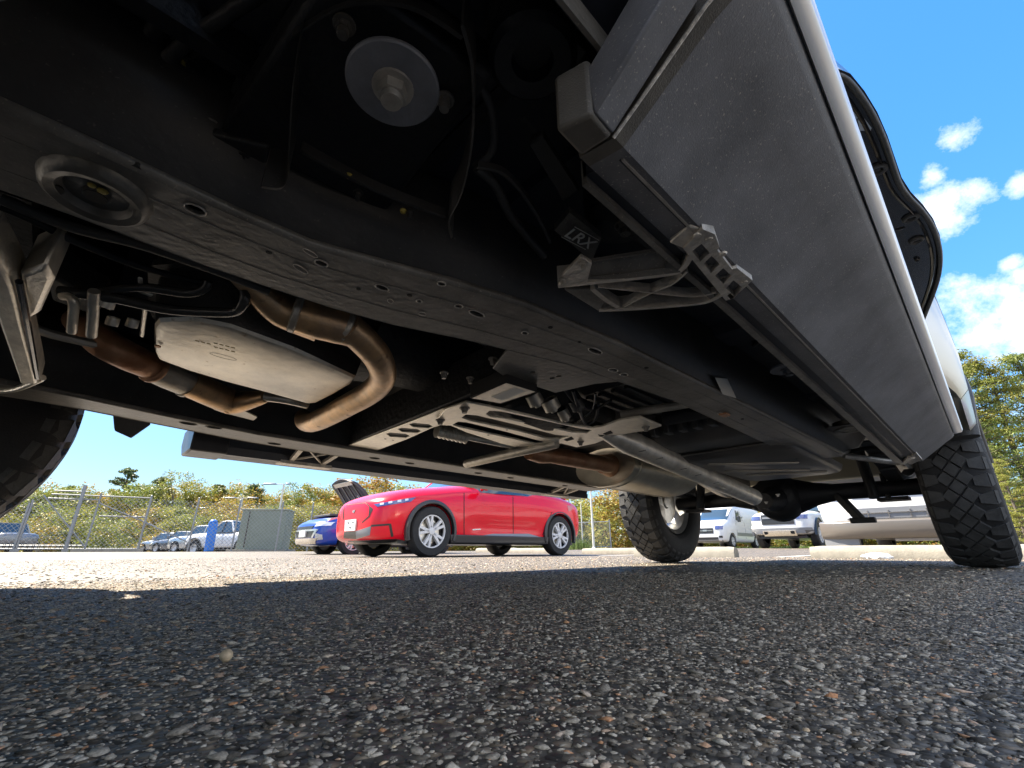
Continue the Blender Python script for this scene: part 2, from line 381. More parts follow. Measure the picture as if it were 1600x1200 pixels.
build_aggregate(34000, 1.9, 7.5, 0.8, 0.0030, 0.0016, 0.0060, 'far_asphalt_chips', 'stone chips standing out of the sunlit asphalt beyond the shadow')

# ------------------------------------------------------------------ the pickup truck overhead
YF, YR, RAD, HT, TW = -0.445, 3.40, 0.438, 0.859, 0.275
truck = empty('pickup_truck', (0, YR, 0))
tag(truck, 'olive-silver pickup truck seen from underneath with running boards and knobbly tyres', 'pickup truck')
truck.location = (0, 0, 0)

def rail_side(s):
    """frame rail: (y, x inner, x outer, z bottom)"""
    if s > 0:
        return [(-1.3, .30, .42, .47), (-.6, .335, .465, .425), (-.06, .345, .468, .42), (.06, .338, .462, .42), (.14, .34, .463, .42), (.22, .345, .487, .42), (.31, .36, .515, .42), (.42, .395, .542, .42), (.64, .45, .562, .42),
                (1.0, .482, .574, .42), (1.2, .48, .58, .42), (1.82, .472, .597, .42), (2.1, .472, .60, .425), (2.45, .47, .60, .50), (2.8, .47, .60, .62), (3.4, .47, .60, .66), (4.5, .47, .60, .60)]
    return [(-1.3, .36, .47, .46), (-.6, .40, .51, .42), (-.04, .41, .52, .408), (.14, .46, .57, .408), (.37, .51, .63, .408), (.65, .52, .66, .408), (1.19, .535, .66, .41), (2.0, .55, .67, .41), (2.2, .55, .67, .43), (2.5, .55, .67, .52), (2.8, .55, .67, .62), (3.4, .55, .67, .66), (4.5, .55, .67, .60)]
def build_rail(s):
    sec = rail_side(s); H = .165
    root = MB()
    # walls and top
    rings = []
    for (y, xi, xo, z) in sec:
        t = .006
        rings.append([(s * xi, y, z + .004), (s * xi, y, z + H), (s * xo, y, z + H), (s * xo, y, z + .004)])
    vs = [v for g in rings for v in g]; fs = []
    for i in range(len(rings) - 1):
        for k in (0, 1, 2): fs.append((i * 4 + k, i * 4 + k + 1, (i + 1) * 4 + k + 1, (i + 1) * 4 + k))
    root.add(vs, fs)
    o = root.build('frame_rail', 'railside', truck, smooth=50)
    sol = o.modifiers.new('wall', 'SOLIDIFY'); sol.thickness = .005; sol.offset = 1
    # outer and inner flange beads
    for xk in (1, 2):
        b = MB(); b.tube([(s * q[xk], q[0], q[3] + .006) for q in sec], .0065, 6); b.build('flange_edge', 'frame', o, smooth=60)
    b = MB()
    flat = [q for q in sec if q[3] < .44]
    y0, y1 = flat[0][0], flat[-1][0]
    outline = [Vector((s * q[1], q[0], q[3])) for q in flat] + [Vector((s * q[2], q[0], q[3])) for q in flat[::-1]]
    holes = []
    if s > 0:
        for (px, py, a, c) in ((502, 411, .008, .0065), (597, 449, .010, .006), (717, 478, .006, .0055), (745, 490, .014, .007), (958, 578, .012, .008), (975, 585, .01, .007), (305, 327, .010, .008), (655, 470, .004, .004), (690, 443, .006, .005), (930, 548, .018, .008), (1130, 648, .03, .008), (820, 520, .006, .005)):
            p = pz(px, py, .42); holes.append(oval(p, c, a, 10))
    else:
        for y in (.2, .26, .45, .8, .95, 1.3, 1.5, 1.9): holes.append(oval((-.60 if y > .4 else -.5, y, .408), .012, .02, 8))
    b.plate([Vector((p.x, p.y, flat[0][3])) if False else Vector((p.x, p.y, .42 if s > 0 else .409)) for p in outline], .005, holes)
    bp = b.build('bottom_plate', 'frame', o, smooth=30)
    for h_ in holes:
        q_ = MB(); q_.tube([v + Vector((0, 0, -.0004)) for v in h_] + [h_[0] + Vector((0, 0, -.0004))], .0011, 6, cap=False); q_.build('hole_lip', 'bolt' if s > 0 else 'frame', o, smooth=60)
    # kicked-up rear of the bottom
    k = MB(); rear = [q for q in sec if q[0] >= y1]
    k.loft([[(s * q[1], q[0], q[3]), (s * q[2], q[0], q[3]), (s * q[2], q[0], q[3] + .006), (s * q[1], q[0], q[3] + .006)] for q in rear]); k.build('rear_plate', 'frame', o, smooth=50)
    return o
rail_near, rail_far = build_rail(1), build_rail(-1)

# scuffs of dried mud and weld seams on the near rail
for (px, py, a, c, rot) in ((470, 420, .011, .005, .4), (485, 395, .010, .004, .3), (610, 470, .006, .004, .9), (660, 490, .006, .005, .2)):
    p = pz(px, py, .4195); b = MB(); ov = [q + Vector((0, 0, -.0006)) for q in oval(p, c, a, 16, rot)]
    b.tube(ov + [ov[0]], .0005, 5, cap=False); b.build('sealant_ring', 'bolt', rail_near)
# jacking pad on the near rail
pc = pz(150, 306, .414)
b = MB(); b.lathe([(.0, .000), (.006, .000), (.013, -.001), (.015, .003), (.034, .003), (.040, -.004), (.050, -.006), (.056, -.003), (.060, .006)], 40, Matrix.Diagonal((.74, .74, 1)), pc)
pad = b.build('jack_pad', 'worn', rail_near, smooth=40)
b = MB(); b.lathe([(0, -.0012), (.0095, -.0012), (.0095, .0)], 20, None, pc + Vector((0, 0, -.0005))); b.build('pad_hole', 'black', pad)
b = MB(); b.plate(oval(pc + Vector((-.010, -.026, -.0035)), .007, .004, 10), .002); b.build('drain_slot', 'black', pad)
for (dx, dy, r_) in ((.012, .004, .004), (.015, -.004, .003)):
    b = MB(); b.lathe([(0, -.0018), (r_, -.001), (r_ * 1.2, .0005)], 9, None, pc + Vector((dx, dy, 0))); b.build('wax_blob', 'yellow', pad)
b = MB(); b.plate([pz(x, y, .4215) for x, y in ((62, 262), (215, 258), (262, 318), (250, 378), (228, 372), (120, 330), (70, 295))], .004); b.build('pad_surround', 'railside', rail_near)

# ---------------- floor, liner and near-side body mount
def floor():
    b = MB(); xs = [-.80, -.62, -.6, -.4, -.15, -.1, .1, .15, .4, .6, .62, .80]; ys = [-.02 + .22 * i for i in range(12)]
    vs = []
    for j, y in enumerate(ys):
        for i, x in enumerate(xs):
            tun = .09 if abs(x) < .16 else 0
            vs.append((x, y, .605 + tun + (.012 if (j % 2 and abs(x) > .2) else 0)))
    n = len(xs)
    b.add(vs, [(j * n + i, j * n + i + 1, (j + 1) * n + i + 1, (j + 1) * n + i) for j in range(len(ys) - 1) for i in range(n - 1)])
    o = b.build('floor_pan', 'floor', truck, smooth=25); q = o.modifiers.new('thick', 'SOLIDIFY'); q.thickness = .02; q.offset = -1
    for s in (-1, 1):
        b = MB(); b.hexa([(s * .80, -.02, .50), (s * .915, -.02, .53), (s * .915, 2.3, .53), (s * .80, 2.3, .50)], [(s * .80, -.02, .64), (s * .925, -.02, .66), (s * .925, 2.3, .66), (s * .80, 2.3, .64)])
        k = b.build('rocker_panel', 'floor', truck, bevel=.01)
        b = MB(); b.box((s * .815, 1.14, .49), (.004, 2.3, .03)); b.build('pinch_weld', 'frame', k)
    for y, w in ((.38, .09), (1.05, .09), (1.75, .1)):
        b = MB(); b.hexa([(-.78, y, .575), (.78, y, .575), (.78, y + w, .575), (-.78, y + w, .575)], [(-.78, y - .02, .61), (.78, y - .02, .61), (.78, y + w + .02, .61), (-.78, y + w + .02, .61)]); b.build('floor_rib', 'floor', o)
    return o
fl = floor()
# hump where the wheelhouse meets the floor, over the camera
for s in (-1, 1):
    prof = []
    for i in range(14):
        a = R(34 + 11 * i); prof.append((YF + .56 * math.cos(a), RAD + .56 * math.sin(a)))
    b = MB(); x0, x1 = s * .50, s * .93
    vs = [(x0, y, z) for y, z in prof] + [(x1, y, z) for y, z in prof] + [(x0, y, z) for y, z in prof]
    n = len(prof); b.add(vs[:2 * n], [(i, i + 1, n + i + 1, n + i) for i in range(n - 1)])
    o = b.build('wheelhouse_liner', 'under', truck, smooth=60); q = o.modifiers.new('thick', 'SOLIDIFY'); q.thickness = .006
    # ribs pressed into the liner's back
    for i in (1, 2, 3):
        y, z = YF + .568 * math.cos(R(i * 12 + 30)), RAD + .568 * math.sin(R(i * 12 + 30))
        b = MB(); b.tube([(s * .55, y, z), (s * .88, y, z)], .009, 8); b.build('liner_rib', 'under', o)
# body mount bracket with the large washer, near side
mount = MB()
zc = .505
mount.hexa([(.47, .03, zc), (.70, .05, zc), (.72, .20, zc), (.48, .22, zc)], [(.47, .03, zc + .05), (.70, .05, zc + .05), (.72, .20, zc + .05), (.48, .22, zc + .05)])
mt = mount.build('body_mount', 'under', truck, bevel=.006)
def strap(pts, w, name, th=.004):
    b = MB(); P = smooth_path(pts, 5); b.loft([[p + Vector((-th / 2, 0, 0)), p + Vector((th / 2, 0, 0)), p + Vector((th / 2, 0, w)), p + Vector((-th / 2, 0, w))] for p in P]); return b.build(name, 'railside', mt, smooth=40)
strap([pz(470, 50, .49), pz(458, 130, .475), pz(452, 220, .455), pz(445, 290, .43), pz(408, 292, .425)], .05, 'gusset')
strap([pz(722, 40, .49), pz(738, 110, .475), pz(738, 220, .455), pz(722, 300, .438), pz(702, 345, .428), pz(706, 372, .424)], .05, 'gusset')
strap([pz(470, 235, .47), pz(490, 248, .465), pz(590, 300, .455), pz(695, 340, .45)], .012, 'mount_flange')
strap([pz(455, 60, .495), pz(540, 10, .50), pz(640, 12, .50), pz(722, 60, .495)], .012, 'mount_flange')
strap([pz(745, 262, .46), pz(790, 275, .47), pz(835, 330, .47), pz(860, 380, .47)], .008, 'mount_flange')
wc = pz(614, 137, .47)
b = MB(); b.lathe([(0, 0), (.039, 0), (.0405, .0015), (.0405, .004), (0, .004)], 48, None, wc); ws = b.build('mount_washer', 'washer', truck, smooth=40)
def hexbolt(c, r, h, parent, m='bolt', name='bolt'):
    b = MB(); c = Vector(c)
    b.lathe([(0, -.0022), (r * 1.32, -.0022), (r * 1.36, 0), (0, 0)], 20, None, c)
    ring = [(r * math.cos(R(60 * k + 12)), r * math.sin(R(60 * k + 12))) for k in range(6)]
    b.hexa([c + Vector((x * .94, y * .94, -h)) for x, y in ring], [c + Vector((x, y, -.002)) for x, y in ring])
    b.lathe([(0, -h - .006), (r * .66, -h - .006), (r * .70, -h - .004), (r * .70, -h)], 16, None, c)
    return b.build(name, m, parent, smooth=30)
hexbolt(wc, .0135, .012, ws, 'bolt')
for (px, py, z) in ((538, 38, .50), (695, 155, .50), (330, 195, .52)):
    hexbolt(pz(px, py, z), .007, .008, mt, 'frame', 'mount_bolt')
# hoses, clips, a strut and pressed brackets crowding the dark space over the camera
pipe_top = lambda nm, pts, r_, m_='plastic': (lambda b: (b.tube(smooth_path([pz(*q) for q in pts], 6), r_, 10), b.build(nm, m_, truck, smooth=60)))(MB())
pipe_top('wiring_loom', [(-40, 120, .56), (90, 150, .555), (200, 140, .56), (300, 60, .565), (420, -20, .57)], .007)
pipe_top('wiring_loom', [(350, 190, .57), (380, 120, .575), (430, 60, .58), (470, -20, .58)], .005)
pipe_top('drain_hose', [(745, 262, .50), (775, 290, .50), (800, 340, .50), (850, 400, .505)], .006)
pipe_top('drain_hose', [(700, 90, .53), (760, 150, .53), (770, 230, .52), (742, 262, .51)], .005)
for pts, z in ((((826, 225), (848, 212), (905, 300), (880, 316)), .49), (((800, 60), (870, 30), (920, 80), (880, 150), (800, 160)), .555), (((930, 330), (965, 310), (1005, 345), (985, 380)), .505), (((0, 150), (110, 160), (90, 200), (0, 200)), .53), (((330, 210), (420, 230), (410, 275), (320, 262)), .50)):
    b = MB(); b.plate([pz(x, y, z) for x, y in pts], .012); b.build('stay_plate', 'railside', truck, bevel=.003)
for (px, py, z, r_) in ((150, 62, .55, .006), (300, 98, .57, .005), (865, 130, .55, .007), (850, 60, .55, .006), (380, 245, .498, .005), (60, 180, .525, .005), (965, 345, .50, .005), (560, 300, .46, .004), (640, 328, .455, .004)):
    hexbolt(pz(px, py, z), r_, .006, truck, 'railside', 'underbody_bolt')
for (px, py, z) in ((288, 100, .568), (545, 275, .462), (630, 330, .452)):
    b = MB(); b.lathe([(0, -.003), (.003, -.002), (.0042, .001)], 8, None, pz(px, py, z)); b.build('wax_blob', 'yellow', truck)
# second body mount further back, seen past the board bracket, and the one behind it
p = pz(975, 345, .50); b = MB(); b.lathe([(0, -.006), (.03, -.006), (.048, .0), (.052, .02), (.052, .07)], 28, None, p); o = b.build('mount_bushing', 'under', truck); hexbolt(p + Vector((0, 0, -.006)), .010, .010, o, 'frame')
p = pz(1232, 577, .50); b = MB(); b.lathe([(0, 0), (.040, 0), (.0405, .004), (0, .004)], 32, None, p); o = b.build('mount_washer', 'washer', truck); hexbolt(p, .013, .01, o, 'washer')
p = pz(1330, 672, .49)
b = MB(); b.lathe([(0, -.004), (.006, -.004), (.008, 0), (.02, 0), (.022, .003), (.036, .003), (.038, -.001), (.05, 0), (.052, .03)], 30, None, p); o = b.build('plug_cover', 'plate', truck)
b = MB(); b.box(p + Vector((0, -.02, .006)), (.13, .12, .004)); b.build('cover_plate', 'frame', o, bevel=.002)
# dark round bushing above the board end
p = pz(832, 92, .52); b = MB(); b.lathe([(0, .01), (.018, .01), (.020, -.004), (.036, -.006), (.042, .0), (.045, .05)], 28, None, p); b.build('grommet', 'under', truck)
# cross bars in the dark above
for pts, r_ in (([pz(268, 190, .62), pz(285, 150, .585), pz(325, 70, .59), pz(420, -60, .61)], .010), ([pz(175, 160, .62), pz(195, 120, .575), pz(240, 60, .58), pz(300, -60, .60)], .010)):
    b = MB(); b.tube(smooth_path(pts, 5), r_, 10); b.build('brace_tube', 'under', truck, smooth=60)
# lettering moulded on the mount bracket
cu = bpy.data.curves.new('lettering', 'FONT'); cu.body = 'LRX'; cu.size = .030; cu.extrude = .0006
dg = bpy.context.evaluated_depsgraph_get()
to = bpy.data.objects.new('lettering_source', cu); COL.objects.link(to); dg.update()
me = bpy.data.meshes.new_from_object(to.evaluated_get(dg)); bpy.data.objects.remove(to); bpy.data.curves.remove(cu)
lo = bpy.data.objects.new('lettering', me); me.materials.append(M['label']); COL.objects.link(lo); lo.parent = truck
a_, b_, c_ = pz(880, 368, .47), pz(918, 388, .47), pz(893, 348, .47)
ex = (b_ - a_).normalized(); ey = (c_ - a_); ey = (ey - ex * ey.dot(ex)).normalized(); ez = ex.cross(ey)
sx = (b_ - a_).length / .052
lo.matrix_world = Matrix(((ex.x * sx, ey.x * sx, ez.x, a_.x), (ex.y * sx, ey.y * sx, ez.y, a_.y), (ex.z * sx, ey.z * sx, ez.z, a_.z), (0, 0, 0, 1)))
b = MB(); b.plate([pz(x, y, .4735) for x, y in ((866, 360), (890, 332), (940, 372), (925, 408))], .01); b.build('mount_tab', 'frame', truck)
for y_ in (-.004, .0245):
    b = MB(); p0, p1 = a_ + ey * (y_ * sx), b_ + ey * (y_ * sx); b.bar(p0, p1, .0006, .0008); b.build('lettering_rule', 'label', truck)

# ---------------- running boards
def running_board(s):
    root = empty('running_board', (0, 0, 0)); root.parent = truck
    Y0, Y1 = .257, 2.329
    def prof(t, dz=0):
        xo = .9335 - .019 * t; zo = .468
        return [(.807, .403), (.893 - .004 * t, .4625), (xo - .006, .476), (xo, .483), (xo + .004, .50), (xo, .512), (.82, .512), (.770, .497), (.765, .455), (.772, .408)]
    if s > 0:
        b = MB(); b.loft([[(s * x, Y0 + .012 + (Y1 - Y0 - .012) * t, z) for x, z in prof(t)] for t in (0, .25, .5, .75, 1)]); b.build('board_shell', 'cladding', root, smooth=30)
        # bright step trim along the outer edge
        b = MB(); b.loft([[(.9375 - .02 * t, Y0 - .06 + (Y1 - Y0 + .03) * t, .4835), (.9475 - .008 * t, Y0 - .06 + (Y1 - Y0 + .03) * t, .487), (.950 - .006 * t, Y0 - .06 + (Y1 - Y0 + .03) * t, .497), (.946 - .006 * t, Y0 - .06 + (Y1 - Y0 + .03) * t, .508), (.93 - .02 * t, Y0 - .06 + (Y1 - Y0 + .03) * t, .515)] for t in [i / 10 for i in range(11)]]); b.build('step_trim', 'trim', root, smooth=60)
        b = MB(); b.loft([[(s * (x + (.001 if x > .85 else 0)), y, z) for x, z in prof(0)] for y in (Y0 - .002, Y0 + .012)]); b.build('board_lip', 'cladding2', root, smooth=30)
    else:
        # the far board is seen from its inner side: a slim rail under a bright tread edge
        b = MB(); b.loft([[(s * x, y, z) for x, z in ((.785, .392), (.885, .388), (.935, .43), (.935, .47), (.80, .475), (.77, .446))] for y in (Y0 + .10, Y1)]); b.build('board_shell', 'boardrail', root, smooth=30)
        b = MB(); b.loft([[(s * x, y, z) for x, z in ((.764, .456), (.80, .477), (.80, .489), (.764, .47))] for y in (Y0 + .12, Y1)]); b.build('step_trim', 'trim', root, smooth=30)
        b = MB(); b.loft([[(s * x, y, z) for x, z in ((.772, .412), (.776, .386), (.80, .386), (.80, .412))] for y in (Y0 + .10, Y1)]); b.build('lower_lip', 'boardrail', root, smooth=30)
    # recessed rail under the inner edge
    if s > 0:
        for (xa, xb, z, h, m_) in ((.758, .804, .412, .02, 'boardrail'), (.796, .806, .404, .014, 'boardrail'), (.756, .7615, .4035, .03, 'frame'), (.7985, .8005, .4015, .006, 'bolt'),):
            b = MB(); b.hexa([(xa, Y0 + .022, z), (xb, Y0 + .022, z), (xb - (.0 if xa > .79 else .012), Y1 - .01, z), (xa - .03 * (xa < .79), Y1 - .01, z)], [(xa, Y0 + .022, z + h), (xb, Y0 + .022, z + h), (xb - (.0 if xa > .79 else .012), Y1 - .01, z + h), (xa - .03 * (xa < .79), Y1 - .01, z + h)])
            b.build('board_rail', m_, root)
        b = MB(); q = [pz(868, 205, .400), pz(908, 246, .400), pz(958, 214, .400), pz(926, 176, .400)]
        b.hexa(q, [Vector((p.x, p.y, .462)) for p in q]); b.build('end_cap', 'cladding2', root, bevel=.004)
        b = MB(); q = [pz(926, 178, .401), pz(957, 213, .401)]
        b.hexa([q[0], q[1], q[1] + Vector((.085, -.004, .062)), q[0] + Vector((.085, -.004, .062))], [v + Vector((-.004, 0, .05)) for v in (q[0], q[1], q[1] + Vector((.085, -.004, .062)), q[0] + Vector((.085, -.004, .062)))]); b.build('end_cap', 'cladding', root, bevel=.003)
    else:
        b = MB(); b.loft([[(s * x, y, z) for x, z in ((.765, .386), (.90, .384), (.94, .42), (.94, .475), (.79, .482), (.762, .458))] for y in (Y0, Y0 + .105)]); b.build('end_cap', 'boardrail', root, bevel=.006, smooth=30)
    return root
bd_near, bd_far = running_board(1), running_board(-1)
# cast brackets that carry the near board: an end plate with four pockets and a braced arm
b = MB(); P = [Vector((x, .2545, z)) for x, z in ((.8065, .4025), (.835, .4215), (.865, .4425), (.893, .462), (.930, .477))]; b.tube(P, .0016, 6); b.build('board_crease', 'bracket', bd_near, smooth=60)
def near_bracket(base):
    root = empty('board_bracket', (0, 0, 0)); root.parent = base
    Z = .398
    P = lambda pts, z=Z: [pz(x, y, z) for x, y in pts]
    b = MB(); holes = [P(h) for h in (((1081, 393), (1096, 381), (1109, 395), (1094, 409)), ((1099, 412), (1112, 400), (1125, 413), (1111, 427)), ((1117, 431), (1130, 419), (1143, 431), (1130, 444)), ((1134, 451), (1146, 438), (1160, 449), (1148, 464)))]
    b.plate(P(((1068, 389), (1098, 358), (1117, 366), (1124, 385), (1121, 391), (1144, 421), (1152, 419), (1176, 438), (1146, 466), (1134, 470), (1125, 459))), .016, holes); b.build('end_plate', 'bracket', root, bevel=.0012)
    for c in ((1108, 374), (1163, 441), (1090, 368), (1130, 397)):
        q = pz(*c, Z); k = MB(); k.lathe([(0, -.001), (.0035, -.001), (.0045, .001)], 12, None, q); k.build('boss', 'bracket', root)
    for c in ((1112, 413), (1130, 431)):
        q = pz(*c, Z + .010); k = MB(); k.lathe([(0, 0), (.0022, 0), (.0024, -.004), (.0042, -.004), (.0046, 0)], 14, None, q); k.build('pocket_bolt', 'bracket', root)
    b = MB(); b.plate(P(((1083, 393), (1068, 389), (1148, 464), (1146, 466))) , .004); 
    def brc(pts, w, h, z0, z1, name='arm_bar'):
        Q = [pz(x, y, z0 + (z1 - z0) * i / (len(pts) - 1)) for i, (x, y) in enumerate(pts)]; Q = smooth_path(Q, 5); k = MB()
        rings = []
        for i, p in enumerate(Q):
            t = (Q[min(i + 1, len(Q) - 1)] - Q[max(i - 1, 0)]).normalized(); n_ = t.cross(Vector((0, 0, 1))).normalized()
            rings.append([p - n_ * w / 2, p + n_ * w / 2, p + n_ * w / 2 + Vector((0, 0, h)), p - n_ * w / 2 + Vector((0, 0, h))])
        k.loft(rings); return k.build(name, 'bracket', root, smooth=50)
    brc([(872, 448), (930, 442), (1040, 430), (1066, 421), (1080, 400)], .0065, .03, .410, .400)
    brc([(936, 486), (1000, 483), (1085, 476), (1112, 470), (1130, 460)], .0055, .022, .410, .400)
    brc([(935, 449), (1010, 457), (1080, 464), (1120, 458)], .002, .014, .408, .402)
    brc([(975, 480), (1018, 458), (1050, 445), (1074, 425)], .0026, .014, .408, .402)
    brc([(926, 452), (945, 468), (966, 481)], .0065, .016, .410, .409)
    # upright web of the arm, with its shallow panel
    b = MB(); q0, q1 = pz(874, 446, .412), pz(1062, 424, .402); up = [pz(905, 406, .432), pz(1046, 384, .428)]
    b.hexa([q0, q1, q1 + Vector((0, .004, 0)), q0 + Vector((0, .004, 0))], [up[0], up[1], up[1] + Vector((0, .004, .0)), up[0] + Vector((0, .004, 0))]); w_ = b.build('arm_web', 'frame', root, bevel=.001)
    b = MB(); g = [pz(922, 433, .4145), pz(1040, 418, .4085), pz(1040, 390, .4220), pz(922, 408, .4255)]; g = [v + Vector((0, -.0015, -.001)) for v in g]
    b.tube(g + [g[0]], .0016, 6); b.build('web_rim', 'frame', w_)
    b = MB(); b.plate(P(((872, 446), (882, 428), (908, 402), (925, 412), (918, 440), (905, 448)), .409), .006); b.build('foot', 'bracket', root, bevel=.001)
    b = MB(); b.plate(P(((882, 453), (925, 452), (948, 470), (935, 486)), .412), .006); b.build('foot', 'frame', root, bevel=.001)
    for c in ((880, 436), (911, 411)): hexbolt(pz(*c, .408), .0042, .003, root, 'bolt', 'foot_bolt')
    # sleeve round the rail
    b = MB(); b.plate(P(((1046, 380), (1078, 352), (1098, 358), (1068, 389)), .402), .012); b.build('sleeve', 'bracket', root, bevel=.002)
    return root
near_bracket(bd_near)
# rearmost near bracket
rb = empty('board_bracket', (0, 0, 0)); rb.parent = bd_near
b = MB(); b.tube(smooth_path([pz(1318, 712, .44), pz(1350, 716, .43), pz(1405, 722, .415), pz(1425, 712, .405)], 5), .012, 8); b.build('arm_bar', 'bracket', rb, smooth=60)
b = MB(); b.plate([pz(x, y, .400) for x, y in ((1412, 722), (1432, 708), (1441, 718), (1424, 726))], .012); b.build('end_plate', 'bracket', rb, bevel=.001)
b = MB(); b.tube(smooth_path([pz(1318, 708, .46), pz(1360, 700, .46), pz(1400, 706, .44)], 5), .008, 8); b.build('arm_bar', 'under', rb, smooth=60)
# far board brackets
def far_bracket(yc, root):
    k = empty('board_bracket', (0, 0, 0)); k.parent = root
    for (y0, y1) in ((yc - .07, yc - .055), (yc + .07, yc + .055)):
        b = MB(); b.bar((-.62, y0, .43), (-.79, y1, .394), .016, .012); b.build('arm_bar', 'bracket', k)
    for (y0, y1) in ((yc - .07, yc + .055), (yc + .07, yc - .055)):
        b = MB(); b.bar((-.63, y0, .425), (-.78, y1, .396), .006, .006); b.build('arm_bar', 'bracket', k)
    b = MB(); b.box((-.80, yc, .388), (.05, .19, .014)); b.build('end_plate', 'bracket', k, bevel=.002)
far_bracket(.625, bd_far); far_bracket(2.05, bd_far)

# dark cover between front wheel and board, far side, and one at the rail's front
p = pz(215, 662, .40)
b = MB(); b.hexa([pz(175, 640, .46), pz(226, 652, .44), pz(236, 664, .42), pz(205, 686, .385), pz(178, 674, .40)], [v + Vector((-.05, 0, .06)) for v in (pz(175, 640, .46), pz(226, 652, .44), pz(236, 664, .42), pz(205, 686, .385), pz(178, 674, .40))])
b.build('splash_cover', 'plastic', truck, bevel=.004)

# ---------------- engine pan, exhaust, crossmember
panpx = [(247, 503), (300, 500), (360, 512), (460, 548), (555, 592), (548, 602), (520, 618), (494, 631), (484, 632), (430, 617), (350, 596), (290, 578), (246, 562), (240, 550), (240, 512)]
bot = [pz(x, y, .42) for x, y in panpx]; cen = sum(bot, Vector()) / len(bot)
def grow(k, z): return [Vector((cen.x + (p.x - cen.x) * k, cen.y + (p.y - cen.y) * k, z)) for p in bot]
pan = MB(); pan.loft([grow(.93, .4185), grow(.98, .4215), grow(1.0, .427)], cap=True); pan_o = pan.build('oil_pan', 'pan', truck, smooth=28)
b = MB(); b.loft([grow(1.0, .4275), grow(1.05, .47), grow(1.07, .50), grow(1.16, .502), grow(1.16, .512)]); b.build('pan_wall', 'plastic', pan_o, smooth=40)
b = MB(); b.loft([grow(1.10, .513), grow(1.2, .60), grow(1.1, .70)]); b.build('engine_block', 'under', truck, smooth=40)
ang = math.atan2((pz(400, 560, .42) - pz(330, 540, .42)).y, (pz(400, 560, .42) - pz(330, 540, .42)).x)
pc = pz(349, 557, .4186); ov = oval(pc, .0085, .022, 26, ang + R(90)); b = MB(); b.tube(ov + [ov[0]], .0006, 5, cap=False); b.build('stamped_oval', 'plate', pan_o)
for (px, py, n_) in ((305, 532, 9), (334, 536, 12), (334, 542, 12)):
    for i in range(n_ // 3):
        q = pz(px + i * 9, py + i * 2.2, .4182); q2 = pz(px + i * 9 + 6, py + i * 2.2 + 1.6, .4182); b = MB(); b.bar(q, q2, .0022, .0006); b.build('stamped_mark', 'yellow', pan_o)
b = MB(); p = pz(247, 540, .417); b.lathe([(0, -.003), (.004, -.003), (.0045, 0)], 8, None, p); b.build('drain_plug', 'rust2', pan_o)

def pipe(name, pts, r, m, n=14, parent=truck, sp=6):
    P = [pz(*q) for q in pts]; rs = None
    if isinstance(r, list):
        P2 = smooth_path(P, sp); L = len(P2); rs = [np.interp(i / (L - 1) * (len(r) - 1), range(len(r)), r) for i in range(L)]; b = MB(); b.tube(P2, [float(x) for x in rs], n)
    else: b = MB(); b.tube(smooth_path(P, sp), r, n)
    return b.build(name, m, parent, smooth=60)
def band(px, py, z, px2, py2, z2, r, m='bolt', parent=truck, w=.006):
    a, c = pz(px, py, z), pz(px2, py2, z2); d = (c - a).normalized(); b = MB(); b.tube([a - d * w, a - d * w * .6, a + d * w * .6, a + d * w], [r * .96, r * 1.05, r * 1.05, r * .96], 18); return b.build('weld_band', m, parent, smooth=50)
ex = pipe('exhaust_pipe', [(362, 425, .475), (398, 452, .460), (440, 484, .450), (500, 506, .442)], [.010, .018, .0275, .031], 'rusty', 20)
pipe('catalytic_converter', [(462, 488, .446), (500, 500, .442), (534, 510, .438), (556, 520, .434)], [.031, .0325, .031, .026], 'rusty', 20)
band(463, 488, .446, 500, 500, .442, .0325, 'plate'); band(540, 511, .438, 556, 519, .434, .029, 'plate')
pipe('crossover_pipe', [(540, 508, .436), (568, 532, .430), (592, 562, .424), (598, 590, .420), (580, 612, .416), (545, 632, .412), (515, 648, .410), (496, 657, .411), (484, 660, .418), (476, 658, .436), (474, 652, .47)], [.0255, .0262, .0265, .0265, .0268, .0272, .0275, .0272, .0268, .026, .025], 'rusty', 20, sp=7)
cat2 = pipe('exhaust_pipe', [(120, 500, .53), (160, 534, .455), (200, 556, .44), (240, 574, .44), (262, 584, .44)], [.024, .028, .028, .026, .026], 'rust2', 16)
pipe('catalytic_converter', [(238, 573, .44), (262, 584, .44), (292, 597, .44)], [.029, .031, .031], 'plate', 18)
pipe('catalytic_converter', [(292, 597, .438), (325, 612, .436), (362, 628, .434), (385, 626, .434), (415, 620, .436)], [.030, .031, .030, .024, .014], 'rusty', 18)
pipe('exhaust_pipe', [(412, 620, .436), (445, 624, .436), (480, 632, .438)], .011, 'steel', 12)
band(240, 574, .44, 262, 584, .44, .031, 'rust2'); band(293, 598, .44, 325, 612, .436, .032, 'plate'); band(358, 627, .434, 385, 626, .434, .030, 'rusty')
b = MB(); b.plate([pz(x, y, .425) for x, y in ((330, 632), (352, 628), (402, 652), (396, 657), (345, 644), (334, 640))], .003); b.build('heat_shield', 'plate', truck)

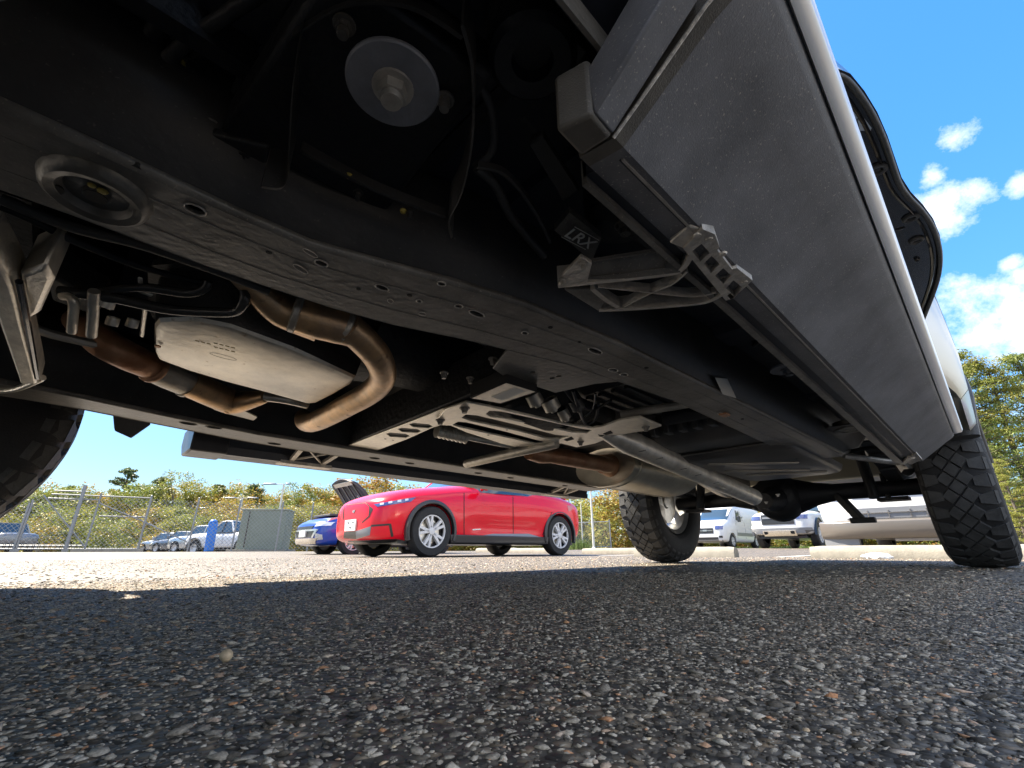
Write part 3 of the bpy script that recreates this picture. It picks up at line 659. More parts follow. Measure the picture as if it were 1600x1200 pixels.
# crossmember from rail to rail
cm = MB(); q = [pz(528, 703, .42), pz(792, 596, .42), pz(838, 606, .42), pz(562, 713, .42)]
cm.hexa([v + Vector((0, 0, .004)) for v in q], [v + Vector((0, 0, .11)) for v in q]); cmo = cm.build('crossmember', 'under', truck, bevel=.004)
b = MB(); bp_ = [(530, 702), (600, 675), (661, 652), (690, 640), (722, 632), (735, 642), (690, 664), (677, 668), (637, 686), (594, 702), (566, 713)]
b.plate([pz(x, y, .4195) for x, y in bp_], .004, [[pz(cx + a, cy + c, .4195) for a, c in ((-19, -2), (-12, -4), (12, -2), (19, 2), (12, 4), (-12, 2.5))] for cx, cy in ((658, 665), (640, 672.5), (622, 680))]); b.build('bottom_plate', 'brace', cmo, bevel=.001)
for (px, py) in ((602, 686), (614, 688), (560, 703)):
    b = MB(); b.plate(oval(pz(px, py, .4190), .003, .004, 8), .001); b.build('drain_hole', 'black', cmo)
b = MB(); q = [pz(x, y, .405) for x, y in ((734, 623), (791, 597), (840, 613), (783, 632))]; b.hexa(q, [v + Vector((0, .0, .036)) for v in q]); rbk = b.build('mount_block', 'black', cmo, bevel=.003)
b = MB(); b.plate([pz(x, y, .4042) for x, y in ((738, 622.5), (791, 599), (836, 612.5), (782, 630))], .001); b.build('block_plate', 'alu', rbk)
b = MB(); b.plate([pz(x, y, .4034) for x, y in ((768, 620), (804, 606), (821, 612), (785, 626))], .0006); b.build('block_label', 'label', rbk)
b = MB(); hl = [oval(pz(x, y, .4225), .006, .0045, 10) for x, y in ((832, 582), (863, 591), (873, 588))]
b.plate([pz(x, y, .4225) for x, y in ((797, 541), (830, 546), (880, 560), (990, 594), (930, 600), (868, 614), (838, 604), (796, 594), (770, 576))], .005, hl); b.build('gusset_plate', 'frame', truck, bevel=.001)
for (px, py) in ((770, 560), (735, 590), (694, 582)):
    p = pz(px, py, .45); b = MB(); b.bar(p, p + Vector((.0, .0, .05)), .018, .012); q = b.build('pipe_clip', 'plate', truck, bevel=.002); hexbolt(p, .007, .008, q, 'bolt', 'clip_bolt')

# skid brace with three long slots
sk = MB(); Zs = .414
so = [(683, 656), (696, 640), (728, 629), (751, 633), (770, 637), (830, 650.5), (885, 664), (925, 669), (944, 666), (968, 657), (1000, 652), (1034, 666), (1012, 673), (988, 676), (962, 681), (930, 693), (901, 699), (877, 693), (858, 696), (803, 698), (783, 693), (728, 675.5), (704, 665), (684, 664)]
slots = [[(759, 647), (765, 642), (783, 643), (846, 656.5), (905, 669.5), (926, 672.5), (918, 677), (896, 676), (846, 665.5), (787, 654), (767, 651.5)], [(721, 653), (728, 648), (744, 649), (807, 664), (868, 679.5), (892, 681.5), (874, 686.5), (854, 685.5), (807, 673), (736, 658)], [(707, 664), (716, 659), (728, 660), (787, 674), (838, 687.5), (855, 691.5), (838, 694), (807, 687), (751, 675), (716, 667)]]
sk.plate([pz(x, y, Zs) for x, y in so], .006, [[pz(x, y, Zs) for x, y in s_] for s_ in slots]); sko = sk.build('skid_brace', 'brace', truck, bevel=.0012)
for (px, py, r_) in ((726, 637.5, .0095), (688, 656, .0095), (1009, 667, .0085), (907, 690, .0085)): hexbolt(pz(px, py, Zs), r_, .007, sko, 'frame')
for (px, py) in ((792, 672), (827, 662), (763, 680)):
    b = MB(); b.plate(oval(pz(px, py, Zs - .0006), .0035, .0035, 8), .0005); b.build('brace_hole', 'black', sko)
for (px, py) in ((889, 685.5), (950, 676)):
    b = MB(); b.plate([pz(px - 8, py + 2, Zs - .0008), pz(px + 4, py - 3, Zs - .0008), pz(px + 8, py + 1, Zs - .0008), pz(px - 3, py + 4, Zs - .0008)], .0006); b.build('brace_hole', 'black', sko)
# transfer case behind the brace
p = pz(850, 640, .47); tc_ = MB()
tc_.loft([[Vector((p.x + x * k, p.y + y_, p.z + z * k)) for x, z in ((-.10, -.035), (.0, -.06), (.09, -.04), (.11, .04), (.02, .09), (-.10, .06))] for y_, k in ((-.16, .6), (-.08, .95), (.02, 1.0), (.10, .7))]); tco = tc_.build('transfer_case', 'under', truck, bevel=.01)
for (px, py, z, r_, m_) in ((865, 640, .425, .022, 'plate'), (885, 655, .42, .016, 'plate'), (905, 640, .43, .018, 'plastic'), (840, 632, .43, .02, 'plate')):
    p = pz(px, py, z); b = MB(); b.lathe([(0, -.006), (r_ * .4, -.006), (r_ * .5, 0), (r_, .002), (r_, .03)], 16, Matrix.Rotation(R(40), 3, 'X'), p); b.build('housing_boss', m_, tco)
pipe('wiring_hose', [(895, 610, .45), (905, 640, .43), (915, 662, .425), (930, 655, .43), (935, 630, .45)], .0045, 'boardrail', 8, tco)
pipe('wiring_hose', [(880, 605, .45), (898, 628, .44), (925, 640, .44), (955, 625, .45)], .004, 'under', 8, tco)
pipe('wiring_hose', [(930, 615, .45), (925, 640, .44), (900, 660, .43), (885, 662, .425)], .003, 'gloss', 8, tco)
b = MB(); b.tube([pz(970, 648, .44), pz(1080, 630, .45)], .012, 10); b.build('cross_tube', 'plate', truck)
b = MB(); b.tube([pz(1040, 652, .46), pz(1130, 635, .46)], .026, 12); b.build('cross_tube', 'under', truck)
# front propshaft end, bellows and tube strut under the crossmember
b = MB(); a, c = pz(682, 673, .437), pz(728, 683, .432); P = [a + (c - a) * (i / 14) for i in range(15)]; b.tube(P, [.0185 if i % 2 else .0225 for i in range(15)], 14); b.build('bellows', 'brace', truck, smooth=0)
b = MB(); b.tube([pz(724, 681, .435), pz(803, 697, .43)], .012, 12); b.build('thin_shaft', 'shaft', truck)
b = MB(); b.tube(smooth_path([pz(728, 725, .40), pz(740, 722, .40), pz(800, 708, .405), pz(870, 693, .41)], 4), [.012] + [.0165] * 11 + [.015], 14); b.build('strut_tube', 'plate', truck)
# rust-coloured inlet pipe and muffler
pipe('muffler_inlet', [(826, 706, .43), (845, 710, .43), (862, 712, .43), (880, 714, .43), (905, 719, .432), (930, 723, .435), (952, 727, .438)], [.028, .034, .029, .033, .033, .034, .035], 'rust2', 18)
mf = MB(); rings = []
def ell(cx, cy, cz, a, c, n=28): return [Vector((cx + a * math.cos(t), cy, cz + c * math.sin(t))) for t in (2 * math.pi * i / n for i in range(n))]
MX, MZ, MA, MC = -.245, .442, .165, .088
for (y, k, o_) in ((1.755, .80, 0), (1.752, .93, 0), (1.750, .98, 0), (1.765, 1.0, 0), (1.775, .985, 0), (2.33, .985, .01), (2.345, 1.0, .01), (2.355, .95, .01), (2.36, .7, .01)): rings.append(ell(MX + o_, y, MZ, MA * k, MC * k))
mf.loft(rings); mfo = mf.build('muffler', 'muffler', truck, smooth=40)
b = MB(); b.tube([(MX + .03, 1.69, MZ + .005), (MX + .03, 1.72, MZ + .005), (MX + .03, 1.752, MZ + .005)], [.040, .046, .052], 20); b.build('inlet_collar', 'rust2', mfo)
for yy in (1.80, 2.30): b = MB(); b.loft([ell(MX, yy - .006, MZ, MA * .99, MC * .99), ell(MX, yy - .003, MZ, MA * 1.015, MC * 1.02), ell(MX, yy + .003, MZ, MA * 1.015, MC * 1.02), ell(MX, yy + .006, MZ, MA * .99, MC * .99)], cap=False); b.build('crimp_seam', 'muffler', mfo, smooth=50)
b = MB(); b.bar((MX - .02, 1.78, MZ - MC - .001), (MX - .02, 2.32, MZ - MC - .001), .008, .003); b.build('weld_seam', 'plate', mfo)
pipe('tail_pipe', [(1080, 740, .47), (1130, 770, .45), (1170, 775, .46)], .028, 'muffler', 12)
# rear propshaft
pa, pb = pz(940, 672, .432), pz(1178, 777, .366)
b = MB(); d = (pb - pa); b.tube([pa, pa + d * .06, pa + d * .10, pa + d * .965, pa + d * .97, pa + d * .995, pb], [.022, .034, .041, .044, .0445, .0445, .036], 24); dso = b.build('drive_shaft', 'shaft', truck, smooth=40)
b = MB(); b.tube([pa - d * .03, pa], [.018, .02], 14); b.build('shaft_yoke', 'under', dso)
q = pa + d * .62 + Vector((.022, 0, -.038)); b = MB(); b.bar(q - d * .02, q + d * .02, .02, .001); b.build('balance_label', 'label', dso)
for t_ in (.12, .2, .33, .42, .55): 
    q = pa + d * t_ + Vector((.028, -.012, -.034)); b = MB(); b.bar(q, q + Vector((.02, .012, .004)), .006, .0008); b.build('paint_mark', 'black', dso)
# rear axle
ax = MB(); ax.tube([(-.72, YR, .415), (-.60, YR, .415), (-.25, YR, .42), (-.12, YR, .425), (.12, YR, .425), (.25, YR, .42), (.60, YR, .415), (.72, YR, .415)], [.045, .045, .05, .08, .08, .05, .045, .045], 18); axo = ax.build('rear_axle', 'under', truck, smooth=50)
b = MB(); b.lathe([(0, -.17), (.05, -.165), (.10, -.13), (.135, -.06), (.15, 0), (.135, .08), (.09, .13), (0, .14)], 28, RX90, (-.01, YR - .02, .405)); b.build('differential', 'under', axo, smooth=50)
for s in (-1, 1):
    b = MB(); b.tube([(s * .02, YR, .41), (s * .10, YR, .412), (s * .20, YR, .416), (s * .30, YR, .418)], [.13, .105, .07, .05], 20); b.build('axle_housing', 'under', axo, smooth=50)
b = MB(); b.tube([(-.005, YR - .33, .365), (-.006, YR - .25, .375), (-.008, YR - .12, .395)], [.045, .06, .085], 18); b.build('pinion_nose', 'under', axo)
for (px, py) in ((1197, 784), (1178, 794), (1215, 772)):
    hexbolt(pz(px, py, .35), .008, .006, axo, 'bolt', 'cover_bolt')
for s in (-1, 1):
    b = MB(); P = smooth_path([(s * .62, YR - .75, .56), (s * .615, YR - .35, .50), (s * .61, YR, .475), (s * .615, YR + .4, .52), (s * .62, YR + .75, .60)], 6)
    for k in range(3): b.loft([[p + Vector((-.035, 0, -.012 * k)), p + Vector((.035, 0, -.012 * k)), p + Vector((.035, 0, -.012 * k + .009)), p + Vector((-.035, 0, -.012 * k + .009))] for p in P[k * 3:len(P) - k * 3]])
    b.build('leaf_spring', 'under', truck, smooth=50)
    b = MB(); b.tube([(s * .50, YR - .12, .36), (s * .47, YR - .05, .72)], [.026, .030], 14); b.build('shock_absorber', 'under', truck)
    b = MB(); b.tube([(s * .55, YR - .02, .50), (s * .55, YR - .02, .36)], .014, 10); b.box((s * .57, YR, .355), (.14, .12, .018)); b.build('spring_plate', 'under', axo)
b = MB(); b.bar((.31, YR - .02, .40), (.40, YR - .05, .25), .05, .04); b.box((.41, YR - .05, .245), (.12, .05, .03)); b.build('axle_bracket', 'under', axo, bevel=.004)
# heat shields and fuel tank
tk = MB(); A = [pz(1078, 668, .50), pz(1090, 735, .44), pz(1190, 752, .42), pz(1298, 738, .425), pz(1318, 712, .44), pz(1180, 668, .46)]
x0, x1, y0, y1 = .10, .50, 1.42, 2.50
def trr(x0, x1, y0, y1, z, r=.05, n=4):
    out = []
    for (cx, cy, a0) in ((x1 - r, y1 - r, 0), (x0 + r, y1 - r, 90), (x0 + r, y0 + r, 180), (x1 - r, y0 + r, 270)):
        for i in range(n + 1): out.append(Vector((cx + r * math.cos(R(a0 + 90 * i / n)), cy + r * math.sin(R(a0 + 90 * i / n)), z)))
    return out
tk.loft([trr(x0 + .05, x1 - .02, y0 + .12, y1 - .05, .432), trr(x0 + .015, x1 - .004, y0 + .05, y1 - .012, .442), trr(x0, x1, y0 + .02, y1, .47), trr(x0, x1, y0, y1, .585), trr(x0 + .02, x1 - .02, y0 + .02, y1 - .02, .60)])
tko = tk.build('fuel_tank', 'tank', truck, smooth=40)
for i in range(7):
    x = x0 + .04 + i * .05; b = MB(); b.loft([[(x, y0 - .022, .452), (x + .02, y0 - .022, .452), (x + .02, y0 + .02, .452), (x, y0 + .02, .452)], [(x, y0 - .022, .585), (x + .02, y0 - .022, .585), (x + .02, y0 + .02, .585), (x, y0 + .02, .585)]]); b.build('tank_rib', 'tank', tko, bevel=.003)
for i in range(5):
    y = y0 + .15 + i * .19; b = MB(); b.box((x0 - .008, y, .52), (.035, .03, .12)); b.build('tank_rib', 'tank', tko, bevel=.003)
sh = MB(); sh.loft([trr(x0 + .04, x1 + .02, y0 + .30, y1 - .02, .408, .07), trr(x0 + .01, x1 + .03, y0 + .27, y1, .420, .07), trr(x0 - .005, x1 + .035, y0 + .25, y1 + .01, .440, .07)]); sho = sh.build('tank_shield', 'tank', tko, smooth=40)
for (a, c) in (((x0 + .10, y0 + .4), (x1 - .04, y0 + .62)), ((x0 + .08, y0 + .62), (x1 - .06, y0 + .86)), ((x0 + .1, y0 + .8), (x1 - .02, y1 - .12))):
    b = MB(); b.bar((a[0], a[1], .4065), (c[0], c[1], .4065), .02, .008); b.build('shield_ridge', 'plate', sho, bevel=.003)
for y in (y0 + .25, y0 + .75):
    b = MB(); b.loft([[(x, yy, z) for yy, z in ((y, z0), (y + .03, z0), (y + .03, z0 + .003), (y, z0 + .003))] for x, z0 in ((x0 - .012, .55), (x0 - .012, .46), (x0 + .03, .424), (x1 - .02, .424), (x1 + .012, .45))]); b.build('tank_strap', 'frame', tko)
b = MB(); b.loft([trr(.16, .44, 1.05, 1.40, .52, .03), trr(.14, .45, 1.03, 1.42, .54, .03), trr(.14, .45, 1.03, 1.42, .585, .03)]); o = b.build('vapour_canister', 'plastic', truck, smooth=40)
for i in range(6):
    b = MB(); b.box((.18 + i * .045, 1.225, .518), (.012, .32, .012)); b.build('canister_rib', 'plastic', o)
for (px, py, a, c) in ((420, 395, .0035, .003), (560, 452, .003, .003), (640, 462, .004, .003), (860, 512, .004, .004), (905, 535, .003, .003), (1010, 575, .005, .004), (1160, 655, .006, .004)):
    b = MB(); b.plate(oval(pz(px, py, .4193), c, a, 10), .0008); b.build('plug', 'black', rail_near)
b = MB(); q = rail_side(1)
for f in (.30, .72): b.tube([(r_[1] + (r_[2] - r_[1]) * f, r_[0], r_[3] + .0015) for r_ in q[1:13]], .0028, 5)
b.build('rail_swage', 'frame', rail_near, smooth=60)
for off, r_ in ((.006, .0035), (.016, .0028)):
    b = MB(); b.tube(smooth_path([(q[1] - off, q[0], .50 + .012 * math.sin(q[0] * 6)) for q in rail_side(1)[1:13]], 4), r_, 7); b.build('brake_line', 'plate', truck, smooth=60)
for y in (.30, .55, .85, 1.15, 1.5, 1.8):
    b = MB(); b.box((np.interp(y, [q[0] for q in rail_side(1)], [q[1] for q in rail_side(1)]) - .010, y, .50), (.03, .016, .02)); b.build('line_clip', 'plastic', truck, bevel=.002)
b = MB(); b.tube(smooth_path([(.66, .30, .598), (.64, .7, .585), (.68, 1.1, .592), (.65, 1.6, .588), (.69, 2.1, .59)], 6), .008, 8); b.build('wiring_loom', 'plastic', truck, smooth=60)
b = MB(); b.tube(smooth_path([(.72, .9, .57), (.70, 1.05, .555), (.66, 1.12, .565), (.62, 1.2, .585)], 6), .006, 8); b.build('wiring_loom', 'plastic', truck, smooth=60)
for (x, y) in ((.70, .42), (.72, .62), (.66, .85), (.74, 1.3), (.68, 1.62), (.72, 1.9)):
    b = MB(); b.lathe([(0, -.004), (.010, -.003), (.014, .001), (.014, .01)], 14, None, (x, y, .598)); b.build('floor_plug', 'plastic', truck)
for x in (.665, .74):
    b = MB(); b.tube([(x, .30, .606), (x, 2.25, .606)], .006, 6); b.build('floor_swage', 'floor', truck, smooth=60)
# white sticker on the rail (its code square is left out)
b = MB(); b.plate([pX(x, y, .5866) for x, y in ((1117, 590), (1136, 592), (1150, 622), (1129, 616))], .0006, direction=Vector((1, 0, 0))); b.build('sticker', 'label', rail_near)
b = MB(); p = pz(1132, 648, .418); b.box(p, (.02, .03, .006)); b.build('rail_clip', 'rust2', rail_near, bevel=.002)
p = pz(1272, 716, .418); b = MB(); b.plate(oval(p, .012, .03, 12), .002); b.build('rail_slot', 'rust2', rail_near)
# ---------------- lines and hoses along the near rail, front suspension at the far left
pipe('brake_hose', [(0, 310, .45), (110, 354, .45), (230, 385, .45), (357, 430, .45), (420, 455, .45)], .0065, 'plastic', 10)
pipe('brake_hose', [(0, 322, .46), (60, 348, .46), (120, 378, .46), (230, 420, .47), (330, 445, .48)], .005, 'under', 10)
pipe('stabilizer_bar', [(93, 455, .43), (180, 466, .43), (260, 483, .43), (335, 488, .43), (368, 486, .43), (381, 472, .435), (382, 455, .45)], .0078, 'loop', 14)
pipe('stabilizer_bar', [(150, 456, .44), (220, 449, .44), (290, 458, .44), (318, 452, .445), (326, 440, .455)], .0068, 'loop', 14)
pipe('coolant_tube', [(97, 462, .424), (109, 464, .422), (115, 474, .415), (114, 495, .405), (112, 518, .394)], .0062, 'alu', 14)
pipe('coolant_tube', [(147, 455, .428), (146, 470, .420), (145, 495, .407), (143, 524, .393)], .0070, 'alu', 14)
b = MB(); q = [pz(x, y, .40) for x, y in ((30, 430), (70, 415), (84, 440), (62, 490), (40, 503))]; b.hexa(q, [v + Vector((-.01, 0, .07)) for v in q]); b.build('cast_knuckle', 'alu', truck, bevel=.006)
b = MB(); q = [pz(x, y, .475) for x, y in ((70, 428), (96, 440), (130, 462), (160, 480), (150, 495), (80, 470))]; b.hexa(q, [v + Vector((-.01, 0, .06)) for v in q]); b.build('steering_rack', 'plastic', truck, bevel=.006)
for (px, py, r_, m_) in ((174, 507, .0085, 'alu'), (162, 478, .006, 'alu'), (170, 481, .006, 'alu'), (152, 474, .006, 'plate'), (205, 510, .008, 'alu')):
    p = pz(px, py, .42); b = MB(); b.lathe([(0, .001), (r_ * .3, .001), (r_ * .35, -.002), (r_, -.001), (r_ * 1.05, .003), (r_, .012)], 18, Matrix.Rotation(R(30), 3, 'Y'), p); b.build('fitting', m_, truck)
b = MB(); b.bar(pz(228, 474, .43), pz(222, 524, .43), .006, .008); b.bar(pz(226, 478, .43), pz(196, 474, .435), .012, .004); b.bar(pz(212, 452, .44), pz(238, 462, .44), .008, .004); b.bar(pz(219, 434, .445), pz(220, 452, .445), .006, .004); b.build('pipe_bracket', 'alu', truck, bevel=.002)
b = MB(); b.tube(smooth_path([pz(45, 508, .44), pz(80, 522, .44), pz(158, 540, .44)], 4), .008, 8); b.build('tie_rod', 'plate', truck)
# lower control arm on the left edge
b = MB(); P = smooth_path([pz(-40, 380, .40), pz(0, 448, .39), pz(22, 520, .385), pz(42, 585, .38), pz(46, 600, .385)], 5); rings = []
for i, p in enumerate(P):
    w = .036; n_ = RT; rings.append([p - n_ * w * .75 + Vector((0, 0, .03)), p - n_ * w * .45, p + n_ * w * .35, p + n_ * w * .5 + Vector((0, 0, .012)), p + n_ * w * .4 + Vector((0, 0, .045)), p - n_ * w * .7 + Vector((0, 0, .05))])
b.loft(rings); cao = b.build('control_arm', 'alu', truck, bevel=.003, smooth=30)
b = MB(); b.tube(smooth_path([pz(30, 440, .395), pz(44, 510, .385), pz(58, 590, .378)], 4), .004, 8); b.build('arm_edge', 'gloss', cao)
pipe('arm_bolt', [(-10, 612, .40), (25, 608, .40), (60, 594, .40), (66, 590, .40)], .006, 'steel', 8)
b = MB(); b.box((-.33, -.42, .43), (.42, .10, .05)); b.box((0, -.30, .47), (.8, .12, .06)); b.build('front_subframe', 'under', truck, bevel=.008)
b = MB(); b.tube([(-.30, YF, .40), (-.62, YF, .42)], [.03, .04], 14); b.build('half_shaft', 'under', truck)
b = MB(); b.loft([[(.16, -.95, .50), (-.5, -.95, .50), (-.5, -.95, .53), (.16, -.95, .53)], [(.16, -.12, .52), (-.5, -.12, .52), (-.5, -.12, .55), (.16, -.12, .55)]]); b.build('engine_shield', 'under', truck)
# gearbox tunnel
b = MB(); b.loft([ell(-.02, y, .57, a, c, 16) for y, a, c in ((.40, .17, .10), (.55, .13, .085), (.9, .11, .075), (1.3, .10, .07), (1.45, .05, .05))]); b.build('gearbox', 'under', truck, smooth=50)

# ---------------- wheels
def tyre_mesh():
    b = MB(); hw = TW / 2
    prof = [(-.085, .235), (-.105, .245), (-.128, .275), (-hw, .325), (-hw, .355), (-.130, .392), (-.118, .412), (-.100, .4225), (-.05, .4275), (0, .429), (.05, .4275), (.100, .4225), (.118, .412), (.130, .392), (hw, .355), (hw, .325), (.128, .275), (.105, .245), (.085, .235)]
    m = Matrix(((0, 0, 1), (1, 0, 0), (0, 1, 0)))
    b.lathe([(r, t) for t, r in prof], 72, m)
    return b
def tread_blocks():
    b = MB(); N = 34
    def P(t, s, h):
        base = np.interp(abs(t), [0, .05, .10, .118, .130, .1375], [.429, .4275, .4225, .412, .392, .36]); a = s; r = base + h
        return (t, r * math.sin(a), -r * math.cos(a))
    def block(pts, h, inset=.08):
        c = (sum(p[0] for p in pts) / len(pts), sum(p[1] for p in pts) / len(pts))
        b.hexa([P(t, s, -.002) for t, s in pts], [P(c[0] + (t - c[0]) * (1 - inset), c[1] + (s - c[1]) * (1 - inset), h) for t, s in pts])
    da = 2 * math.pi / N
    for k in range(N):
        s0 = k * da
        for col, off in ((-.034, 0), (0, .5), (.034, 0)):
            c = s0 + off * da; w, l = .033, da * .485
            block([(col - w, c), (col, c - l), (col + w, c), (col, c + l)], .0100, .13)
        for sg in (-1, 1):
            # staggered shoulder lugs that run down the sidewall
            c = s0 + (.25 if sg > 0 else .0) * da
            for (t0, t1, l0, l1, off) in ((.058, .112, .28, .42, 0),):
                block([(sg * t0, c - l0 * da * .85), (sg * t1, c - l1 * da), (sg * t1, c + l1 * da), (sg * t0, c + l0 * da * .85)][::sg], .009, .05)
            l = .42 if k % 2 else .30
            block([(sg * .113, c - .40 * da), (sg * .1345, c - l * da * .8), (sg * .1345, c + l * da * .8), (sg * .113, c + .40 * da)][::sg], .008, .06)
    return b
def make_wheel():
    root = empty('wheel', (0, 0, 0)); root.parent = truck
    t = tyre_mesh().build('tyre', 'rubber', root, smooth=40)
    tread_blocks().build('tread', 'rubber2', t, smooth=0)
    m = Matrix(((0, 0, 1), (1, 0, 0), (0, 1, 0)))
    b = MB(); b.lathe([(.236, -.105), (.228, -.10), (.205, -.085), (.196, .02), (.20, .09), (.228, .10), (.238, .105), (.240, .09), (.212, .06), (.21, -.08), (.238, -.098)], 48, m); rim = b.build('rim', 'rim', root, smooth=40)
    sp = MB()
    for k in range(6):
        mm = Matrix.Rotation(R(60 * k), 3, 'X')
        sp.hexa([mm @ Vector(v) for v in ((.05, -.03, .06), (.05, .03, .06), (.085, .022, .20), (.085, -.022, .20))], [mm @ Vector(v) for v in ((.085, -.03, .06), (.085, .03, .06), (.10, .026, .205), (.10, -.026, .205))])
    sp.lathe([(0, .09), (.03, .09), (.075, .08), (.08, .05), (0, .05)], 24, m); sp.build('spokes', 'plastic', rim, bevel=.003)
    b = MB(); b.lathe([(0, -.05), (.04, -.05), (.05, -.04), (.155, -.035), (.16, -.02), (.16, .0), (0, .0)], 36, m); d_ = b.build('brake_disc', 'steel', root)
    b = MB(); b.hexa([(-.06, .02, -.17), (-.06, .11, -.13), (-.06, .15, -.05), (-.06, .06, -.05)], [(.0, .02, -.17), (.0, .11, -.13), (.0, .15, -.05), (.0, .06, -.05)]); b.build('brake_caliper', 'alu', d_, bevel=.008)
    return root
w0 = make_wheel()
spots = [(HT, YR, 0), (-HT, YR, 1), (-HT, YF, 1), (HT, YF, 0)]
for i, (x, y, flip) in enumerate(spots):
    w = w0 if i == 0 else copy_tree(w0, truck)
    w.location = (x, y, RAD + .0); w.rotation_euler = (R(11 * i), 0, R(180) if flip else 0)

# ---------------- body shell above
def bodyside(y):
    """half width of the body at the belt, low and at the roof"""
    w = .932 + .068 * sstep(1.55, 2.2, y)
    if y < .2: w = .932 + .055 * sstep(.25, -.35, y)
    return w
def shell():
    root = empty('body_shell', (0, 0, 0)); root.parent = truck
    # cab and fenders: outer skins with thickness
    def skin(name, ys, zlo, zhi, s, m='paint', roll=.0):
        b = MB(); rings = []
        for y in ys:
            w = bodyside(y); z0 = zlo(y) if callable(zlo) else zlo; z1 = zhi(y) if callable(zhi) else zhi
            prof = [(w - .035, z0), (w - .008, z0 + .03), (w, z0 + (z1 - z0) * .25), (w - .004, z0 + (z1 - z0) * .6), (w - .03, z1 - .03), (w - .06, z1), (w - .10, z1 - .0), (w - .06, z0 + .02)]
            rings.append([Vector((s * x, y, z)) for x, z in prof])
        b.loft(rings); return b.build(name, m, root, smooth=50)
    def arch(yc, y): # lower edge lifted round a wheel
        d = abs(y - yc); return .58 if d > .52 else .44 + math.sqrt(max(0, .53 ** 2 - d * d))
    for s in (1, -1):
        skin('front_fender', [-1.35 + .1 * i for i in range(17)], lambda y: min(1.05, max(.58, arch(YF, y))), 1.12, s)
        skin('front_door', [.27 + .1 * i for i in range(11)], .58, 1.20, s); skin('rear_door', [1.28 + .1 * i for i in range(10)], .58, 1.20, s)
        skin('bed_side', [2.19 + .08 * i for i in range(32)], lambda y: min(1.08, max(.56, arch(YR, y))), 1.38, s)
        b = MB(); pr = []
        for i in range(19):
            a = R(14 + i * 8.45); pr.append((YR + .50 * math.cos(a), .44 + .50 * math.sin(a)))
        rr_ = []
        for (y, z) in pr:
            a = math.degrees(math.atan2(z - .44, y - YR)); k = .030 * sstep(135, 170, a); e1 = Vector((0, y - YR, z - .44)).normalized(); c = Vector((0, y, z)); q = []
            for (dx, dr) in ((.90, .0), (.995, -.004), (1.014, .004), (1.022, .018), (1.018, .036), (1.0, .044), (.90, .05)): v = c + e1 * dr; v.x = s * (dx - k); q.append(v)
            rr_.append(q)
        b.loft(rr_); b.build('wheel_flare', 'plastic', root, smooth=60)
    b = MB(); b.loft([[Vector((x * w, y, z + .03 * (1 - x * x))) for x in [i / 6 for i in range(-6, 7)]] + [Vector((x * w, y, z - .03)) for x in [i / 6 for i in range(6, -7, -1)]] for y, z, w in ((-1.38, 1.00, .80), (-1.2, 1.10, .86), (-.6, 1.14, .87), (.1, 1.17, .87), (.35, 1.18, .86))]); b.build('hood', 'paint', root, smooth=50)
    # greenhouse
    b = MB(); b.loft([[Vector((s_ * w, y, z)) for s_, w, z in ((-1, .87, 1.13), (1, .87, 1.13), (1, wt, zt), (-1, wt, zt))] for y, wt, zt in ((.28, .86, 1.16), (.95, .70, 1.74), (1.2, .68, 1.80), (1.9, .68, 1.80), (2.15, .69, 1.74), (2.2, .72, 1.2))]); b.build('cab_glass', 'glass', root, smooth=30)
    b = MB(); b.loft([[Vector((x * w, y, z + .02 * (1 - x * x))) for x in [i / 4 for i in range(-4, 5)]] + [Vector((x * w, y, z - .05)) for x in [i / 4 for i in range(4, -5, -1)]] for y, z, w in ((.90, 1.74, .71), (1.2, 1.82, .72), (1.9, 1.82, .72), (2.2, 1.77, .71))]); b.build('roof', 'paint', root, smooth=50)
    for s in (-1, 1):
        for (a, c) in (((s * .88, .32, 1.14), (s * .71, .98, 1.76)), ((s * .885, 1.26, 1.12), (s * .71, 1.28, 1.80)), ((s * .89, 2.14, 1.12), (s * .71, 2.12, 1.76))):
            b = MB(); b.bar(a, c, .06, .09, Vector((0, 1, 0))); b.build('pillar', 'paint', root, bevel=.01)
    b = MB(); b.box((0, 3.45, .86), (1.84, 2.4, .03)); b.build('bed_floor', 'under', root)
    b = MB(); b.box((0, 2.24, 1.0), (1.84, .04, .30)); b.build('bed_front', 'paint', root, bevel=.01)
    b = MB(); b.box((0, 4.68, .90), (1.66, .06, .52)); b.build('tailgate', 'paint', root, bevel=.015)
    b = MB(); b.loft([[Vector((x, 4.72 + .10 * (1 - (x / .95) ** 2), .52)), Vector((x, 4.78 + .10 * (1 - (x / .95) ** 2), .52)), Vector((x, 4.78 + .10 * (1 - (x / .95) ** 2), .66)), Vector((x, 4.70, .66))] for x in (-.95, -.6, -.3, 0, .3, .6, .95)]); b.build('rear_bumper', 'trim', root, bevel=.01)
    b = MB(); b.loft([[Vector((x, -1.42 - .12 * (1 - (x / .95) ** 2), .48)), Vector((x, -1.30, .48)), Vector((x, -1.30, .74)), Vector((x, -1.44 - .12 * (1 - (x / .95) ** 2), .74))] for x in (-.95, -.6, -.3, 0, .3, .6, .95)]); b.build('front_bumper', 'gloss', root, bevel=.01)
    b = MB(); b.box((0, -1.38, .90), (1.5, .10, .30)); b.build('grille', 'gloss', root, bevel=.02)
    b = MB(); b.box((0, -1.33, .80), (1.8, .02, .7)); b.build('radiator_support', 'under', root)
    for s in (-1, 1): b = MB(); b.box((s * .52, -.55, .83), (.02, 1.5, .56)); b.build('inner_fender', 'under', root)
    b = MB(); b.box((0, -.5, 1.06), (1.74, 1.7, .02)); b.box((0, .26, .84), (1.74, .02, .5)); b.build('firewall', 'under', root)
    return root
body = shell()
